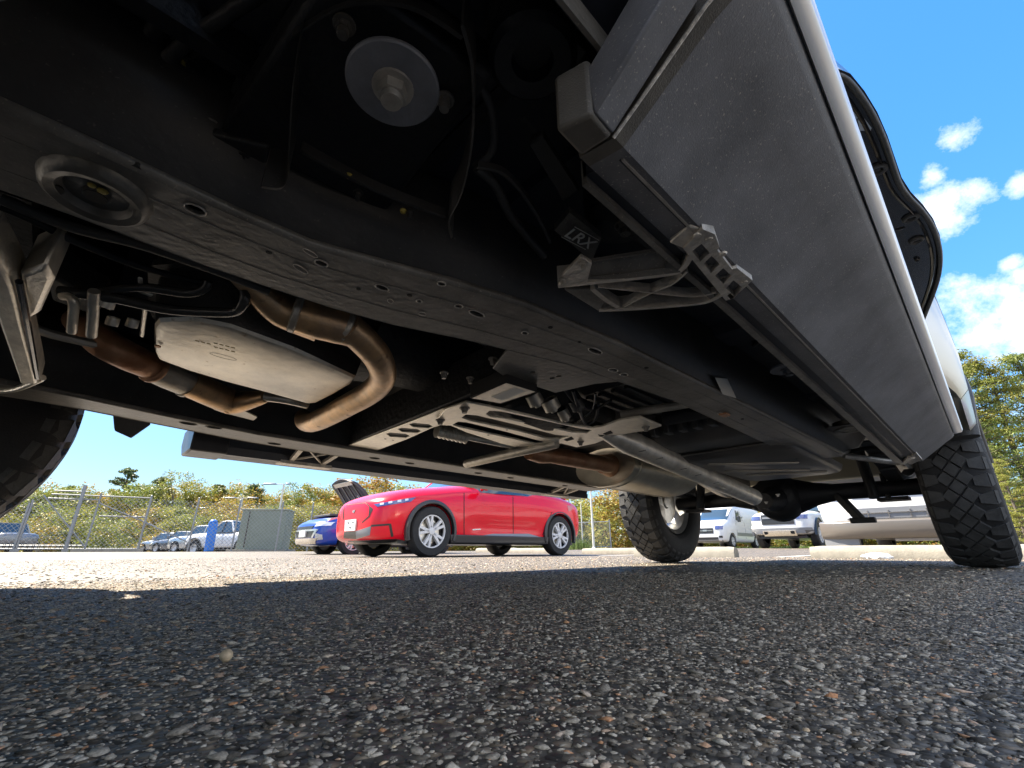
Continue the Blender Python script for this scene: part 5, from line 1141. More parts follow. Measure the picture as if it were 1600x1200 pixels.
# ---- generic parked vehicles
def vehicle(kind, name, label, loc, rz, m, group=None, detail=1, black_grille=True):
    root = empty(name, loc, rz); tag(root, label, {'van': 'van', 'pickup': 'pickup truck', 'sedan': 'car', 'suv': 'suv'}[kind], group)
    if kind == 'van':
        st = [(-.95, .45, .60, .72, .95, 1.02), (-.90, .34, .86, .72, 1.0, 1.10), (-.70, .30, .95, .72, 1.08, 1.22), (-.30, .28, .99, .75, 1.15, 1.38), (.05, .28, 1.0, .8, 1.18, 1.46), (.35, .28, 1.01, .85, 1.28, 1.72), (.75, .28, 1.02, .9, 1.45, 2.05), (1.15, .28, 1.02, .95, 1.6, 2.24), (2.5, .28, 1.02, .98, 1.7, 2.30), (4.3, .30, 1.02, .98, 1.7, 2.30), (4.75, .36, 1.0, .98, 1.7, 2.26), (4.85, .5, .95, .98, 1.65, 2.15)]; wb, wr, zr = 3.3, .35, .35
    elif kind == 'pickup':
        st = [(-1.0, .52, .60, .78, 1.02, 1.14), (-.95, .46, .84, .78, 1.05, 1.18), (-.8, .44, .97, .80, 1.08, 1.22), (-.3, .42, 1.02, .82, 1.12, 1.26), (.5, .42, 1.02, .84, 1.16, 1.30), (1.0, .42, 1.01, .84, 1.18, 1.31), (2.9, .44, 1.01, .84, 1.18, 1.31), (4.4, .46, 1.02, .86, 1.18, 1.30), (4.85, .55, .98, .86, 1.16, 1.28)]; wb, wr, zr = 3.65, .43, .43
    elif kind == 'suv':
        st = [(-.9, .45, .55, .65, .84, .92), (-.85, .34, .80, .65, .88, .98), (-.65, .27, .92, .66, .94, 1.04), (0, .25, .96, .68, 1.0, 1.10), (.8, .25, .95, .7, 1.04, 1.14), (2.4, .25, .95, .7, 1.06, 1.16), (3.4, .28, .95, .72, 1.06, 1.14), (3.75, .38, .88, .72, 1.04, 1.1)]; wb, wr, zr = 2.85, .36, .36
    else:
        st = [(-.9, .38, .50, .52, .62, .68), (-.85, .28, .74, .52, .66, .74), (-.65, .22, .86, .54, .73, .82), (0, .2, .91, .57, .82, .92), (.8, .2, .90, .58, .88, .98), (2.3, .2, .90, .6, .92, 1.0), (3.2, .22, .90, .62, .92, 1.0), (3.75, .3, .84, .62, .90, .98), (3.85, .42, .70, .62, .86, .94)]; wb, wr, zr = 2.8, .33, .33
    o = loft_car(st).build('body', m, None, smooth=0); q = o.modifiers.new('s', 'SUBSURF'); q.levels = q.render_levels = 2 if detail > 0 else 1; bake(o)
    cut(o, [cylcut(s * .62, s * 1.35, y, zr, wr * 1.17) for s in (1, -1) for y in (0, wb)]); o.parent = root
    bv = bvh_of(o)
    fr = lambda nm, x0, x1, z0, z1, mm, off=.01, n=6, k=3: drape(nm, bv, o, [(x0, -3, z0), (x1, -3, z0), (x1, -3, z1), (x0, -3, z1)], n, k, mm, o, off, .01, dirv=(0, 1, 0))
    def sd(nm, y0, y1, z0, z1, mm, off=.008, ys=0, s=(1, -1)):
        for q_ in s: drape(nm, bv, o, [(q_ * 3, y0, z0), (q_ * 3, y1, z0), (q_ * 3, y1 - ys * 0, z1), (q_ * 3, y0 + ys, z1)], 5, 4, mm, o, off, .01, dirv=(-q_, 0, 0))
    for s in (1, -1):
        for yc in (0, wb): car_wheel(root, (s * (st[3][2] - .14), yc, zr), wr, .25, s, 2 if detail > 1 else 1, 5, .60)
    b = MB(); b.box((0, wb / 2, .36 if kind != 'sedan' else .24), (1.5, wb + 1.4, .08)); b.build('underbody', 'sill', o)
    if kind == 'van':
        fr('windscreen', -.80, .80, 1.40, 1.98, 'window', .012, 10, 6); fr('grille', -.42, .42, .72, .98, 'sill', .012, 8, 3); fr('grille_bar', -.38, .38, .84, .87, 'chrome', .018, 6, 1); fr('emblem', -.11, .11, .82, .90, 'chrome', .03, 4, 2)
        fr('lower_intake', -.62, .62, .42, .54, 'sill', .012); fr('bumper_lip', -.80, .80, .34, .41, 'greyclad', .014)
        for s in (1, -1): fr('headlight', s * .52, s * .86, .90, 1.08, 'lamp', .012); fr('fog_lamp', s * .66, s * .82, .50, .60, 'sill', .012)
        sd('door_window', .75, 1.65, 1.42, 1.92, 'window', .01, .35); sd('side_moulding', .6, 4.3, .62, .78, 'greyclad', .012); sd('door_seam', .60, .62, .5, 1.9, 'seam', .004); sd('door_seam', 1.75, 1.77, .5, 2.0, 'seam', .004)
        b = MB(); b.box((0, 2.4, 2.335), (1.5, 2.2, .03)); b.build('roof_panel', m, o, bevel=.01)
        for s in (1, -1): b = MB(); b.box((s * 1.15, .72, 1.45), (.14, .10, .30)); b.tube([(s * 1.0, .75, 1.4), (s * 1.12, .72, 1.4)], .025, 8); b.build('wing_mirror', 'sill', root, bevel=.02)
    else:
        zt0 = st[4][5]; H = {'pickup': .62, 'suv': .60, 'sedan': .46}[kind]; ya, yb = (1.0, 2.75) if kind == 'pickup' else (.75, st[-1][0] - .1); w0 = st[4][2]
        tops = [(ya, w0 * .9, w0 * .86, .04), (ya + .55, w0 * .92, w0 * .74, H * .95), (ya + .9, w0 * .92, w0 * .73, H), (yb - .45, w0 * .92, w0 * .73, H * .98), (yb, w0 * .9, w0 * .80, .06 if kind != 'suv' else H * .55)]
        b = MB(); b.loft([[Vector((-a, y, zt0 - .02)), Vector((a, y, zt0 - .02)), Vector((c, y, zt0 + h)), Vector((-c, y, zt0 + h))] for y, a, c, h in tops]); b.build('window_glass', 'window', root, smooth=30)
        b = MB(); b.loft([[Vector((-c - .02, y, zt0 + h - .01)), Vector((c + .02, y, zt0 + h - .01)), Vector((c - .04, y, zt0 + h + .04)), Vector((-c + .04, y, zt0 + h + .04))] for y, a, c, h in tops[1:4]]); b.build('roof', m, root, bevel=.02)
        for s in (1, -1):
            for i, j in ((0, 1), (4, 3)): 
                b = MB(); b.tube([(s * tops[i][1], tops[i][0], zt0), (s * tops[j][2], tops[j][0], zt0 + tops[j][3])], .045, 6); b.build('pillar', m, root)
            b = MB(); ym = (ya + yb) / 2; b.tube([(s * w0 * .92, ym, zt0 - .02), (s * w0 * .74, ym, zt0 + H)], .04, 6); b.build('pillar', m if kind != 'pickup' else 'sill', root)
            b = MB(); b.box((s * (w0 + .12), ya + .35, zt0 + .10), (.16, .09, .15)); b.build('wing_mirror', m, root, bevel=.02)
        zs = st[2][4]; zm = st[2][3]
        fr('grille', -.52, .52, zm - .02, zs + .04, 'sill', .014, 8, 4)
        for s in (1, -1): fr('headlight', s * .56, s * .90, zs - .14, zs, 'lampw' if kind != 'pickup' else 'lamp', .014)
        fr('lower_intake', -.6, .6, st[2][1] + .06, st[2][1] + .16, 'sill', .012)
        sd('door_seam', ya + .1, ya + .12, st[3][1] + .1, zt0 - .12, 'seam', .004); sd('door_seam', ya + 1.1, ya + 1.12, st[3][1] + .1, zt0 - .12, 'seam', .004)
        if kind == 'pickup':
            fr('grille_bar', -.48, .48, zs - .10, zs - .04, 'greyclad', .03, 8, 1); fr('bumper', -.93, .93, .50, .66, 'greyclad', .05, 12, 2); fr('skid_bar', -.52, .52, .46, .58, 'alu', .07, 8, 2)
            for s in (1, -1):
                fr('tow_hook', s * .36, s * .48, .50, .56, 'black', .08, 2, 2)
                for yc in (0, wb):
                    b = MB(); pr = [(yc + .53 * math.cos(R(a)), zr + .53 * math.sin(R(a))) for a in range(0, 181, 15)]; b.loft([[Vector((s * .97, y, z)), Vector((s * 1.05, y, z)), Vector((s * 1.05, yc + (y - yc) * 1.1, zr + (z - zr) * 1.1)), Vector((s * .97, yc + (y - yc) * 1.13, zr + (z - zr) * 1.13))] for y, z in pr]); b.build('arch_flare', 'sill', root, smooth=50)
    return root
p = at(1139, 28.0); vehicle('van', 'white_van', 'white passenger van with blue tinted windscreen parked by the woods', (-9.6, 25.0, gz(-9.6, 25)), 0, 'white', detail=2)
vehicle('pickup', 'white_pickup', 'white off-road pickup with black grille and grey bumper, right of the van', (-4.45, 19.3, gz(-4.4, 19.3)), 0, 'white', detail=2)
purple = vehicle('suv', 'purple_car', 'purple suv parked at the right edge behind the near rear tyre', (2.72, 13.6, gz(3, 13)), 0, 'purple', detail=1)

# white crossover close behind the wheel stop
def near_white():
    loc = Vector((.12, 8.05, gz(.3, 8) + .02)); root = empty('white_crossover', loc); root.scale = (.80, 1, 1)
    tag(root, 'white crossover with broad grey bumper close behind the near wheel stop', 'car')
    st = [(-.98, .40, .80, .52, .74, .84), (-.95, .32, .92, .52, .77, .88), (-.85, .26, .98, .54, .82, .93), (-.4, .24, 1.0, .58, .90, 1.0), (.5, .24, 1.0, .62, .96, 1.08), (1.0, .24, .99, .64, .98, 1.11), (2.6, .25, .99, .66, 1.0, 1.12), (3.4, .30, .98, .68, 1.0, 1.10), (3.8, .42, .90, .68, .98, 1.06)]
    o = loft_car(st).build('body', 'white', None, smooth=0); q = o.modifiers.new('s', 'SUBSURF'); q.levels = q.render_levels = 2; bake(o)
    cut(o, [cylcut(s * .62, s * 1.3, y, .36, .42) for s in (1, -1) for y in (0, 2.95)]); o.parent = root
    bv = bvh_of(o)
    fr = lambda nm, pts, mm, off=.012, n=8, k=4: drape(nm, bv, o, [(x, -3, z) for x, z in pts], n, k, mm, o, off, .012, dirv=(0, 1, 0))
    fr('lower_grille', ((-.58, .42), (.58, .42), (.50, .54), (-.46, .54)), 'greyclad', .02)
    for x in (-.30, -.05, .20, .38): fr('grille_bar', ((x - .006, .43), (x + .006, .43), (x + .006, .51), (x - .006, .51)), 'chrome', .03, 1, 3)
    fr('grille_bar', ((-.42, .475), (.42, .475), (.42, .485), (-.42, .485)), 'chrome', .03, 6, 1)
    for s in (1, -1):
        fr('headlight', ((s * .94, .72), (s * .62, .70), (s * .60, .80), (s * .90, .83)), 'lamp', .015); fr('headlight_trim', ((s * .90, .695), (s * .56, .675), (s * .56, .69), (s * .90, .712)), 'chrome', .02, 6, 1); fr('fog_lamp', ((s * .57, .43), (s * .47, .43), (s * .44, .48), (s * .52, .48)), 'lampw', .03, 3, 2)
    fr('upper_grille', ((-.50, .70), (.50, .70), (.48, .80), (-.48, .80)), 'sill', .02)
    b = MB(); rings = []
    for i in range(15):
        x = -.99 + 1.98 * i / 14; y = -1.06 + .16 * (abs(x) ** 3)
        rings.append([Vector((x, y + .03, .19)), Vector((x, y, .22)), Vector((x, y - .02, .30)), Vector((x, y - .01, .385)), Vector((x, y + .04, .405)), Vector((x, y + .2, .405)), Vector((x, y + .2, .19))])
    b.loft(rings); b.build('bumper', 'greybumper', root, smooth=45, bevel=.006)
    for s in (1, -1):
        b = MB(); b.loft([[Vector((s * x, -.99 + .12 * abs(x) ** 3, .06)), Vector((s * x, -.88, .06)), Vector((s * x, -.88, .20)), Vector((s * x, -1.0 + .12 * abs(x) ** 3, .20))] for x in (.97, .9, .7, .56, .50)]); b.build('air_dam', 'greyclad', root, bevel=.01)
        for yc in (0, 2.95): car_wheel(root, (s * .84, yc, .36), .36, .25, s, 1, 5, .6)
    b = MB(); b.box((0, 1.5, .26), (1.5, 4.2, .08)); b.build('underbody', 'sill', o)
    b = MB(); b.loft([[Vector((-a, y, 1.06)), Vector((a, y, 1.06)), Vector((c, y, z)), Vector((-c, y, z))] for y, a, c, z in ((.85, .88, .86, 1.12), (1.6, .9, .70, 1.66), (2.8, .9, .70, 1.68), (3.6, .86, .68, 1.2))]); b.build('window_glass', 'window', root, smooth=30)
    b = MB(); b.loft([[Vector((-.72, y, z)), Vector((.72, y, z)), Vector((.68, y, z + .05)), Vector((-.68, y, z + .05))] for y, z in ((1.55, 1.65), (2.1, 1.69), (2.95, 1.66))]); b.build('roof', 'white', root, bevel=.02)
    for s in (1, -1):
        for a, c in (((s * .88, .88, 1.08), (s * .70, 1.6, 1.66)), ((s * .88, 2.0, 1.08), (s * .70, 2.0, 1.69)), ((s * .87, 3.5, 1.1), (s * .70, 2.9, 1.67))):
            b = MB(); b.tube([a, c], .05, 8); b.build('pillar', 'white', root)
        b = MB(); b.box((s * 1.12, 1.15, 1.18), (.20, .12, .16)); b.tube([(s * .96, 1.18, 1.12), (s * 1.1, 1.15, 1.14)], .03, 8); b.build('wing_mirror', 'white', root, bevel=.02)
near_white()

# parked row behind the chain-link fence
ROW = 'cars parked in a row behind the chain-link fence'
row = [('sedan', 'silver_car', 'low silver car farthest left in the row behind the fence', 240, 47, 'silver', R(-25)), ('sedan', 'grey_car', 'dark grey car in the fenced row, second from its left end', 262, 43, 'grey', R(-25)), ('suv', 'silver_car', 'silver crossover in the fenced row, just left of the blue post', 292, 40, 'silver', R(-25)),
       ('pickup', 'white_pickup', 'white pickup behind the fence standing behind the blue post', 327, 34, 'white', R(-28))]
for kind, nm, lab, px, dist, m, rz in row: vehicle(kind, nm, lab, at(px, dist, -.25 if kind in ('pickup', 'van') else -.1), rz + R(-35), m, ROW)
vehicle('pickup', 'dark_pickup', 'dark pickup with blue windscreen behind the fence at the left edge', at(-14, 46, -.2), R(-75), 'grey', ROW)
vehicle('suv', 'white_suv', 'white suv seen low behind the sliding gate', at(78, 55, -.55), R(-95), 'white', ROW)

# ------------------------------------------------------------------ fence, gate, box, poles, trees
M.update(galv=mat('galvanised', (0.24, 0.25, 0.26), 0.45, 0.5, 0.15, 20), wire=mat('galvanised_wire', (0.27, 0.285, 0.29), 0.5, 0.4),
    boxgreen=mat('utility_green', (0.17, 0.20, 0.16), 0.55, 0, 0.12, 4), bluep=mat('blue_post_paint', (0.01, 0.16, 0.60), 0.45), pole=mat('pale_pole', (0.60, 0.60, 0.56), 0.5, 0.1, 0.1, 3),
    bark=mat('bark', (0.11, 0.09, 0.07), 0.9, 0, 0.35, 6, 0.4, 20), pinebark=mat('pine_bark', (0.16, 0.10, 0.07), 0.9, 0, 0.35, 6, 0.4, 20), grass=mat('grass', (0.10, 0.15, 0.03), 0.8, 0, 0.3, 3, island=0.4), soil=mat('sandy_verge', (0.34, 0.29, 0.20), 0.95, 0, 0.25, 1.5, 0.3, 20))
def link_mesh(A, B, h, sp=.10, r=.0062, z0=.06):
    """woven wire between two ground points: two families of slanting wires, each a slim three-sided rod"""
    A, B = Vector(A), Vector(B); L = (B.xy - A.xy).length; ex = Vector(((B.x - A.x) / L, (B.y - A.y) / L, 0)); n = Vector((-ex.y, ex.x, 0)); b = MB()
    P = lambda s, z: A + ex * s + Vector((0, 0, (B.z - A.z) * s / L + z0 + z))
    k = -int(h / sp)
    for fam in (0, 1):
        s = -h
        while s < L:
            a, c = (s, 0), (s + h, h)
            if a[0] < 0: a = (0, -s)
            if c[0] > L: c = (L, L - s)
            if c[1] > a[1] + .01:
                if fam: a, c = (L - a[0], a[1]), (L - c[0], c[1])
                p, q = P(*a), P(*c); o_ = n * (.003 if fam else -.003); t = (q - p).normalized(); x = t.cross(n)
                g = lambda v: [v + o_ + n * r, v + o_ - n * r * .5 + x * r * .87, v + o_ - n * r * .5 - x * r * .87]
                b.loft([g(p), g(q)], cap=False)
            s += sp * 1.414
    return b
def fence(name, label, pts, h, posts=True, rails=(1.0,), group=None, extra=None, sp=.10):
    root = empty(name, pts[0]); tag(root, label, 'fence' if 'gate' not in name else 'gate', group); o0 = Vector(pts[0])
    for i in range(len(pts) - 1):
        A, B = Vector(pts[i]) - o0, Vector(pts[i + 1]) - o0
        k = link_mesh(A, B, h - .1, sp).build('chain_link', 'wire', root, smooth=0); k['kind'] = 'stuff'
        for f in rails:
            b = MB(); b.tube([A + Vector((0, 0, h * f)), B + Vector((0, 0, h * f))], .021, 8); b.build('rail', 'galv', root)
    if posts:
        for p in pts:
            q = Vector(p) - o0; b = MB(); b.tube([q + Vector((0, 0, -.1)), q + Vector((0, 0, h + .05))], .03, 10); b.lathe([(.034, h + .05), (.03, h + .08), (0, h + .10)], 10, None, q); b.build('post', 'galv', root)
    return root
D0 = 21.5
fence('chain_link_fence', 'grey chain-link fence running right of the gate in front of the woods', [at(x, D0) for x in (216, 294, 362, 431, 480, 560, 660)], 1.86, rails=())
# cantilever gate with its frame, posts and track
def gate():
    A, B, C_ = at(25, D0 + .9), at(103, D0 + .5), at(216, D0 + .2); root = empty('sliding_gate', B); tag(root, 'grey steel sliding gate filled with chain-link, braces crossing its bays', 'gate')
    off = B; W = lambda p, z: Vector((p.x, p.y, p.z + z)) - off
    def tb(a, c, r, nm): b = MB(); b.tube([a, c], r, 8); return b.build(nm, 'galv', root)
    H1 = 1.98
    L0 = at(-40, D0 + 1.3); M1 = at(146, D0 + .4)
    for p, h, r_ in ((at(22, D0 + .9), 1.55, .035), (at(26, D0 + .9), 1.65, .035), (at(103, D0 + .3), 2.18, .055), (at(133, D0 + .4), 1.95, .03), (C_, 1.95, .035)):
        b = MB(); b.tube([W(p, -.1), W(p, h)], r_, 10); k = b.build('post', 'galv', root); b = MB(); b.box(W(p, .06), (.16, .16, .10)); b.build('post_foot', 'galv', k)
    for z, a, c in ((.10, L0, C_), (.20, L0, at(133, D0 + .4)), (1.72, at(48, D0 + .8), at(133, D0 + .4)), (1.86, at(52, D0 + .8), C_), (1.98, at(55, D0 + .8), at(110, D0 + .5)), (1.18, at(140, D0 + .4), C_)): tb(W(a, z), W(c, z), .024, 'rail')
    for a, z0, c, z1 in ((at(40, D0 + .8), 1.80, at(130, D0 + .4), .22), (at(133, D0 + .4), 1.62, at(236, D0 + .1), .85), (at(216, D0 + .1), 1.0, at(290, D0), .35)): tb(W(a, z0), W(c, z1), .02, 'brace')
    for a, c in ((L0, at(103, D0 + .5)), (at(103, D0 + .5), C_)):
        k = link_mesh(W(a, 0), W(c, 0), 1.75, .10).build('chain_link', 'wire', root, smooth=0); k['kind'] = 'stuff'
gate()
# kerb blocks under the gate
o = MB(); A, B = at(112, D0 - .3), at(225, D0 - .4); o.bar(A + Vector((0, 0, .04)), B + Vector((0, 0, .04)), .2, .10); tag(o.build('gate_kerb', 'concrete', None, bevel=.01), kind='structure')
fence('chain_link_fence', 'grey chain-link fence at the woods left of the far rear tyre', [at(898, 24.5), at(928, 24.2), at(955, 24), at(955, 27)], 1.30, rails=(1.0, .1), sp=.07)
# utility box behind the fence
def utility_box():
    a, c = at(368, 24), at(440, 23.4); ex = (c - a); ex.z = 0; w = ex.length; ex.normalize(); n = Vector((-ex.y, ex.x, 0))
    root = empty('utility_box', (a + c) / 2); root.rotation_euler = (0, 0, math.atan2(ex.y, ex.x)); tag(root, 'grey-green electrical cabinet on a concrete pad behind the fence', 'utility box')
    h = 1.66
    b = MB(); b.box((0, .55, h / 2 + .08), (w, 1.1, h)); o = b.build('cabinet', 'boxgreen', root, bevel=.02)
    b = MB(); b.box((0, .55, h + .10), (w + .06, 1.18, .06)); b.build('lid', 'boxgreen', root, bevel=.015)
    b = MB(); b.box((0, .5, .02), (w + .5, 1.6, .12)); b.build('pad', 'concrete', root, bevel=.01)
    for x in (-w / 2 + .32, -w / 2 + .45): b = MB(); b.box((x, -.004, h / 2 + .1), (.03, .02, h - .16)); b.build('door_seam', 'seam' if x < -w / 2 + .4 else 'boxgreen', o)
    b = MB(); b.box((w / 2 - .25, -.02, .95), (.05, .05, .16)); b.build('handle', 'galv', o)
utility_box()
b = MB(); p = at(327, 30); b.box((0, 0, .75), (.34, .34, 1.5)); b.lathe([(.20, 1.5), (.14, 1.6), (0, 1.64)], 16); o = b.build('blue_post', 'bluep', None, bevel=.05); o.location = p; o.rotation_euler = (0, R(-3), .5); tag(o, 'bright blue post standing behind the fence in front of the white pickup', 'post')
def light_pole(px, dist, h, label, arms=((-1, 1.0), (1, 1.0)), r=.075, tilt=0):
    p = at(px, dist); root = empty('light_pole', p, math.atan2(RT.y, RT.x)); tag(root, label, 'light pole', 'pale light poles over the lots')
    b = MB(); b.tube([(0, 0, -.1), (0, 0, h * .5), (0, 0, h)], [r, r * .85, r * .65], 12); b.build('pole', 'pole', root)
    b = MB(); b.lathe([(r * 2, 0), (r * 2, .05), (r * 1.2, .10)], 14); b.build('base', 'pole', root)
    for s, L in arms:
        b = MB(); b.tube([(0, 0, h - .05), (s * L * .6, 0, h - .03)], .03, 8); a_ = b.build('arm', 'pole', root)
        b = MB(); b.hexa([(s * L * .4, -.16, h - .07), (s * L * 1.15, -.16, h - .07), (s * L * 1.15, .16, h - .07), (s * L * .4, .16, h - .07)], [(s * L * .45, -.12, h + .05), (s * L * 1.1, -.12, h + .03), (s * L * 1.1, .12, h + .03), (s * L * .45, .12, h + .05)]); b.build('lamp_head', 'galv', a_, bevel=.02)
light_pole(427, 46, 5.7, 'pale light pole with two lamp heads rising behind the utility box', ((-1, 1.6), (1, .5)), .10)
light_pole(364, 52, 4.9, 'pale light pole with two lamp heads between the shortest and the tallest pole', ((-1, 1.5), (1, 1.3)), .10)
light_pole(322, 58, 4.3, 'shortest of the pale light poles, left of the blue post', ((-1, 1.4),), .10)
light_pole(928, 22.5, 2.9, 'white pole left of the far rear tyre, nearest to it', (), .055)
light_pole(911, 25, 2.3, 'thin grey pole just left of the white pole by the far rear tyre', (), .035)

# ---- foliage
def leaf_mat(name, stops):
    m = bpy.data.materials.new(name); m.use_nodes = True; t = m.node_tree; b = t.nodes['Principled BSDF']
    g = t.nodes.new('ShaderNodeNewGeometry'); oi = t.nodes.new('ShaderNodeObjectInfo'); ad = t.nodes.new('ShaderNodeMath'); ad.operation = 'MULTIPLY_ADD'; ad.inputs[1].default_value = .55
    ml = t.nodes.new('ShaderNodeMath'); ml.operation = 'MULTIPLY'; ml.inputs[1].default_value = .45
    t.links.new(oi.outputs['Random'], ml.inputs[0]); t.links.new(g.outputs['Random Per Island'], ad.inputs[0]); t.links.new(ml.outputs[0], ad.inputs[2])
    cr = t.nodes.new('ShaderNodeValToRGB'); e = cr.color_ramp.elements
    e[0].position = stops[0][0]; e[0].color = (*stops[0][1], 1); e[1].position = stops[-1][0]; e[1].color = (*stops[-1][1], 1)
    for p, c in stops[1:-1]: e.new(p).color = (*c, 1)
    t.links.new(ad.outputs[0], cr.inputs['Fac']); t.links.new(cr.outputs[0], b.inputs['Base Color']); b.inputs['Roughness'].default_value = .55
    tr = t.nodes.new('ShaderNodeBsdfTranslucent'); t.links.new(cr.outputs[0], tr.inputs['Color']); mx = t.nodes.new('ShaderNodeMixShader'); mx.inputs[0].default_value = .35
    t.links.new(b.outputs[0], mx.inputs[1]); t.links.new(tr.outputs[0], mx.inputs[2]); t.links.new(mx.outputs[0], t.nodes['Material Output'].inputs['Surface']); return m
M['leaf_autumn'] = leaf_mat('autumn_leaves', [(0, (0.089, 0.112, 0.020)), (.3, (0.192, 0.200, 0.036)), (.55, (0.311, 0.256, 0.048)), (.8, (0.340, 0.192, 0.040)), (1, (0.252, 0.104, 0.032))])
M['leaf_yellow'] = leaf_mat('yellow_green_leaves', [(0, (0.111, 0.144, 0.024)), (.4, (0.207, 0.232, 0.040)), (.75, (0.311, 0.288, 0.056)), (1, (0.340, 0.256, 0.056))])
M['leaf_pine'] = leaf_mat('pine_needles', [(0, (.05, .085, .04)), (.5, (.09, .13, .05)), (1, (.17, .18, .06))])
M['leaf_green'] = leaf_mat('green_leaves', [(0, (.09, .14, .03)), (.5, (.17, .21, .045)), (1, (.28, .27, .06))])
def leaves(centres, radii, n, size, seed, flat=.8):
    r_ = np.random.default_rng(seed); C = np.repeat(np.array(centres), n, 0); Rr = np.repeat(np.array(radii), n)[:, None]; N = len(C)
    d = r_.normal(0, 1, (N, 3)); d /= np.linalg.norm(d, axis=1)[:, None]; P = C + d * Rr * (r_.random((N, 1)) ** .45) * np.array([1, 1, flat])
    u = r_.normal(0, 1, (N, 3)); u /= np.linalg.norm(u, axis=1)[:, None]; w = np.cross(u, r_.normal(0, 1, (N, 3))); w /= np.linalg.norm(w, axis=1)[:, None] + 1e-9
    s = size * r_.uniform(.55, 1.3, (N, 1)); V = np.stack([P - u * s, P + w * s * .45, P + u * s, P - w * s * .45], 1).reshape(-1, 3)
    F = np.arange(N * 4).reshape(-1, 4); return V, F
def np_mesh(name, V, F, m):
    me = bpy.data.meshes.new(name); me.vertices.add(len(V)); me.vertices.foreach_set('co', V.reshape(-1).astype(np.float32)); k = F.shape[1]; me.loops.add(F.size); me.loops.foreach_set('vertex_index', F.reshape(-1).astype(np.int32)); me.polygons.add(len(F)); me.polygons.foreach_set('loop_start', np.arange(len(F), dtype=np.int32) * k); me.materials.append(M[m]); me.update(); return me
def tree_proto(kind, seed):
    """unit: metres for a tree about 8 m high"""
    r_ = random.Random(seed); tr = MB(); cs, rs = [], []
    if kind == 'pine':
        H = r_.uniform(8, 9.5); lean = r_.uniform(-.4, .4); tr.tube([(0, 0, -.2), (lean * .3, 0, H * .4), (lean, .1, H * .97)], [.16, .12, .03], 8)
        for i in range(13):
            z = H * (.42 + .58 * i / 12); L = 2.3 * (1 - i / 12) ** .7 + .35
            for k in range(4):
                a = r_.uniform(0, 6.28); l = L * r_.uniform(.55, 1.0); p = (lean * z / H + math.cos(a) * l, math.sin(a) * l, z + r_.uniform(-.1, .4) + l * .12)
                tr.tube([(lean * z / H, 0, z), p], [.035, .012], 5)
                for q in (.5, .78, 1.0): cs.append((lean * z / H + math.cos(a) * l * q, math.sin(a) * l * q, z + (p[2] - z) * q + .1)); rs.append(r_.uniform(.3, .5))
        V, F = leaves(cs, rs, 16, .17, seed, .45); m = 'leaf_pine'
    else:
        H = r_.uniform(6.5, 8.5); tr.tube([(0, 0, -.2), (.1, 0, H * .35), (r_.uniform(-.4, .4), .1, H * .8)], [.15, .11, .03], 8)
        for i in range(34):
            z = H * r_.uniform(.22, 1.0); w = 2.3 * math.sin(math.pi * min(.98, (z / H - .05))) ** .7 + .3; a = r_.uniform(0, 6.28); l = w * r_.random() ** .5
            c = (math.cos(a) * l, math.sin(a) * l, z); cs.append(c); rs.append(r_.uniform(.45, .95))
            if i % 2 == 0: tr.tube([(0, 0, z * .62), c], [.045, .01], 5)
        V, F = leaves(cs, rs, 95, .115, seed, .8); m = {'autumn': 'leaf_autumn', 'yellow': 'leaf_yellow', 'green': 'leaf_green'}[kind]
    return tr.mesh('trunk'), np_mesh('crown', V, F, m), H, 'pinebark' if kind == 'pine' else 'bark'
def bough_proto(seed, m):
    """a near tree with layered boughs, fine foliage"""
    r_ = random.Random(seed); tr = MB(); cs, rs = [], []; H = 9.0; tr.tube([(0, 0, -.2), (.1, 0, H * .5), (.25, .1, H * .97)], [.17, .12, .03], 8)
    for i in range(17):
        z = H * (.10 + .88 * i / 16); L = 2.6 * min(1, (1.06 - i / 16) * 1.5) ** .7
        for k in range(5):
            a = r_.uniform(0, 6.28); l = L * r_.uniform(.5, 1.0); p = (.2 * z / H + math.cos(a) * l, math.sin(a) * l, z + r_.uniform(-.1, .3) + l * .10); tr.tube([(.2 * z / H, 0, z), p], [.035, .01], 5)
            for q in (.35, .6, .82, 1.0): cs.append((p[0] * q + r_.uniform(-.2, .2), p[1] * q + r_.uniform(-.2, .2), z + (p[2] - z) * q + r_.uniform(0, .2))); rs.append(r_.uniform(.28, .52))
    V, F = leaves(cs, rs, 46, .062, seed, .42); return tr.mesh('trunk'), np_mesh('crown', V, F, m), H, 'bark'
PROTO = {k: [tree_proto(k, 11 * i + len(k)) for i in range(3)] for k in ('pine', 'autumn', 'yellow', 'green')}
PROTO['bough'] = [bough_proto(5, 'leaf_yellow'), bough_proto(6, 'leaf_green'), bough_proto(7, 'leaf_yellow')]
for k in PROTO:
    for t_ in PROTO[k]: t_[0].materials.append(M[t_[3]])
KIND_LABEL = {'pine': ('pine_tree', 'dark green pine'), 'autumn': ('autumn_tree', 'orange and yellow autumn tree'), 'yellow': ('yellow_tree', 'yellow-green leafy tree'), 'green': ('green_tree', 'green leafy tree'), 'bough': ('layered_tree', 'tree with layered boughs')}
def plant_tree(kind, i, loc, h, label, group, sxy=1.0):
    tm, cm_, H, _ = PROTO[kind][i % 3]; s = h / H
    root = bpy.data.objects.new(KIND_LABEL[kind][0], None); COL.objects.link(root); root.location = loc; root.rotation_euler = (0, 0, random.uniform(0, 6.28)); root.scale = (s * sxy, s * sxy, s); tag(root, label, 'tree', group)
    for nm, me in (('trunk', tm), ('crown', cm_)):
        o = bpy.data.objects.new(nm, me); COL.objects.link(o); o.parent = root
GL, GR = 'trees of the wood behind the chain-link fence', 'tall trees at the right edge beyond the near rear tyre'
k_ = 0
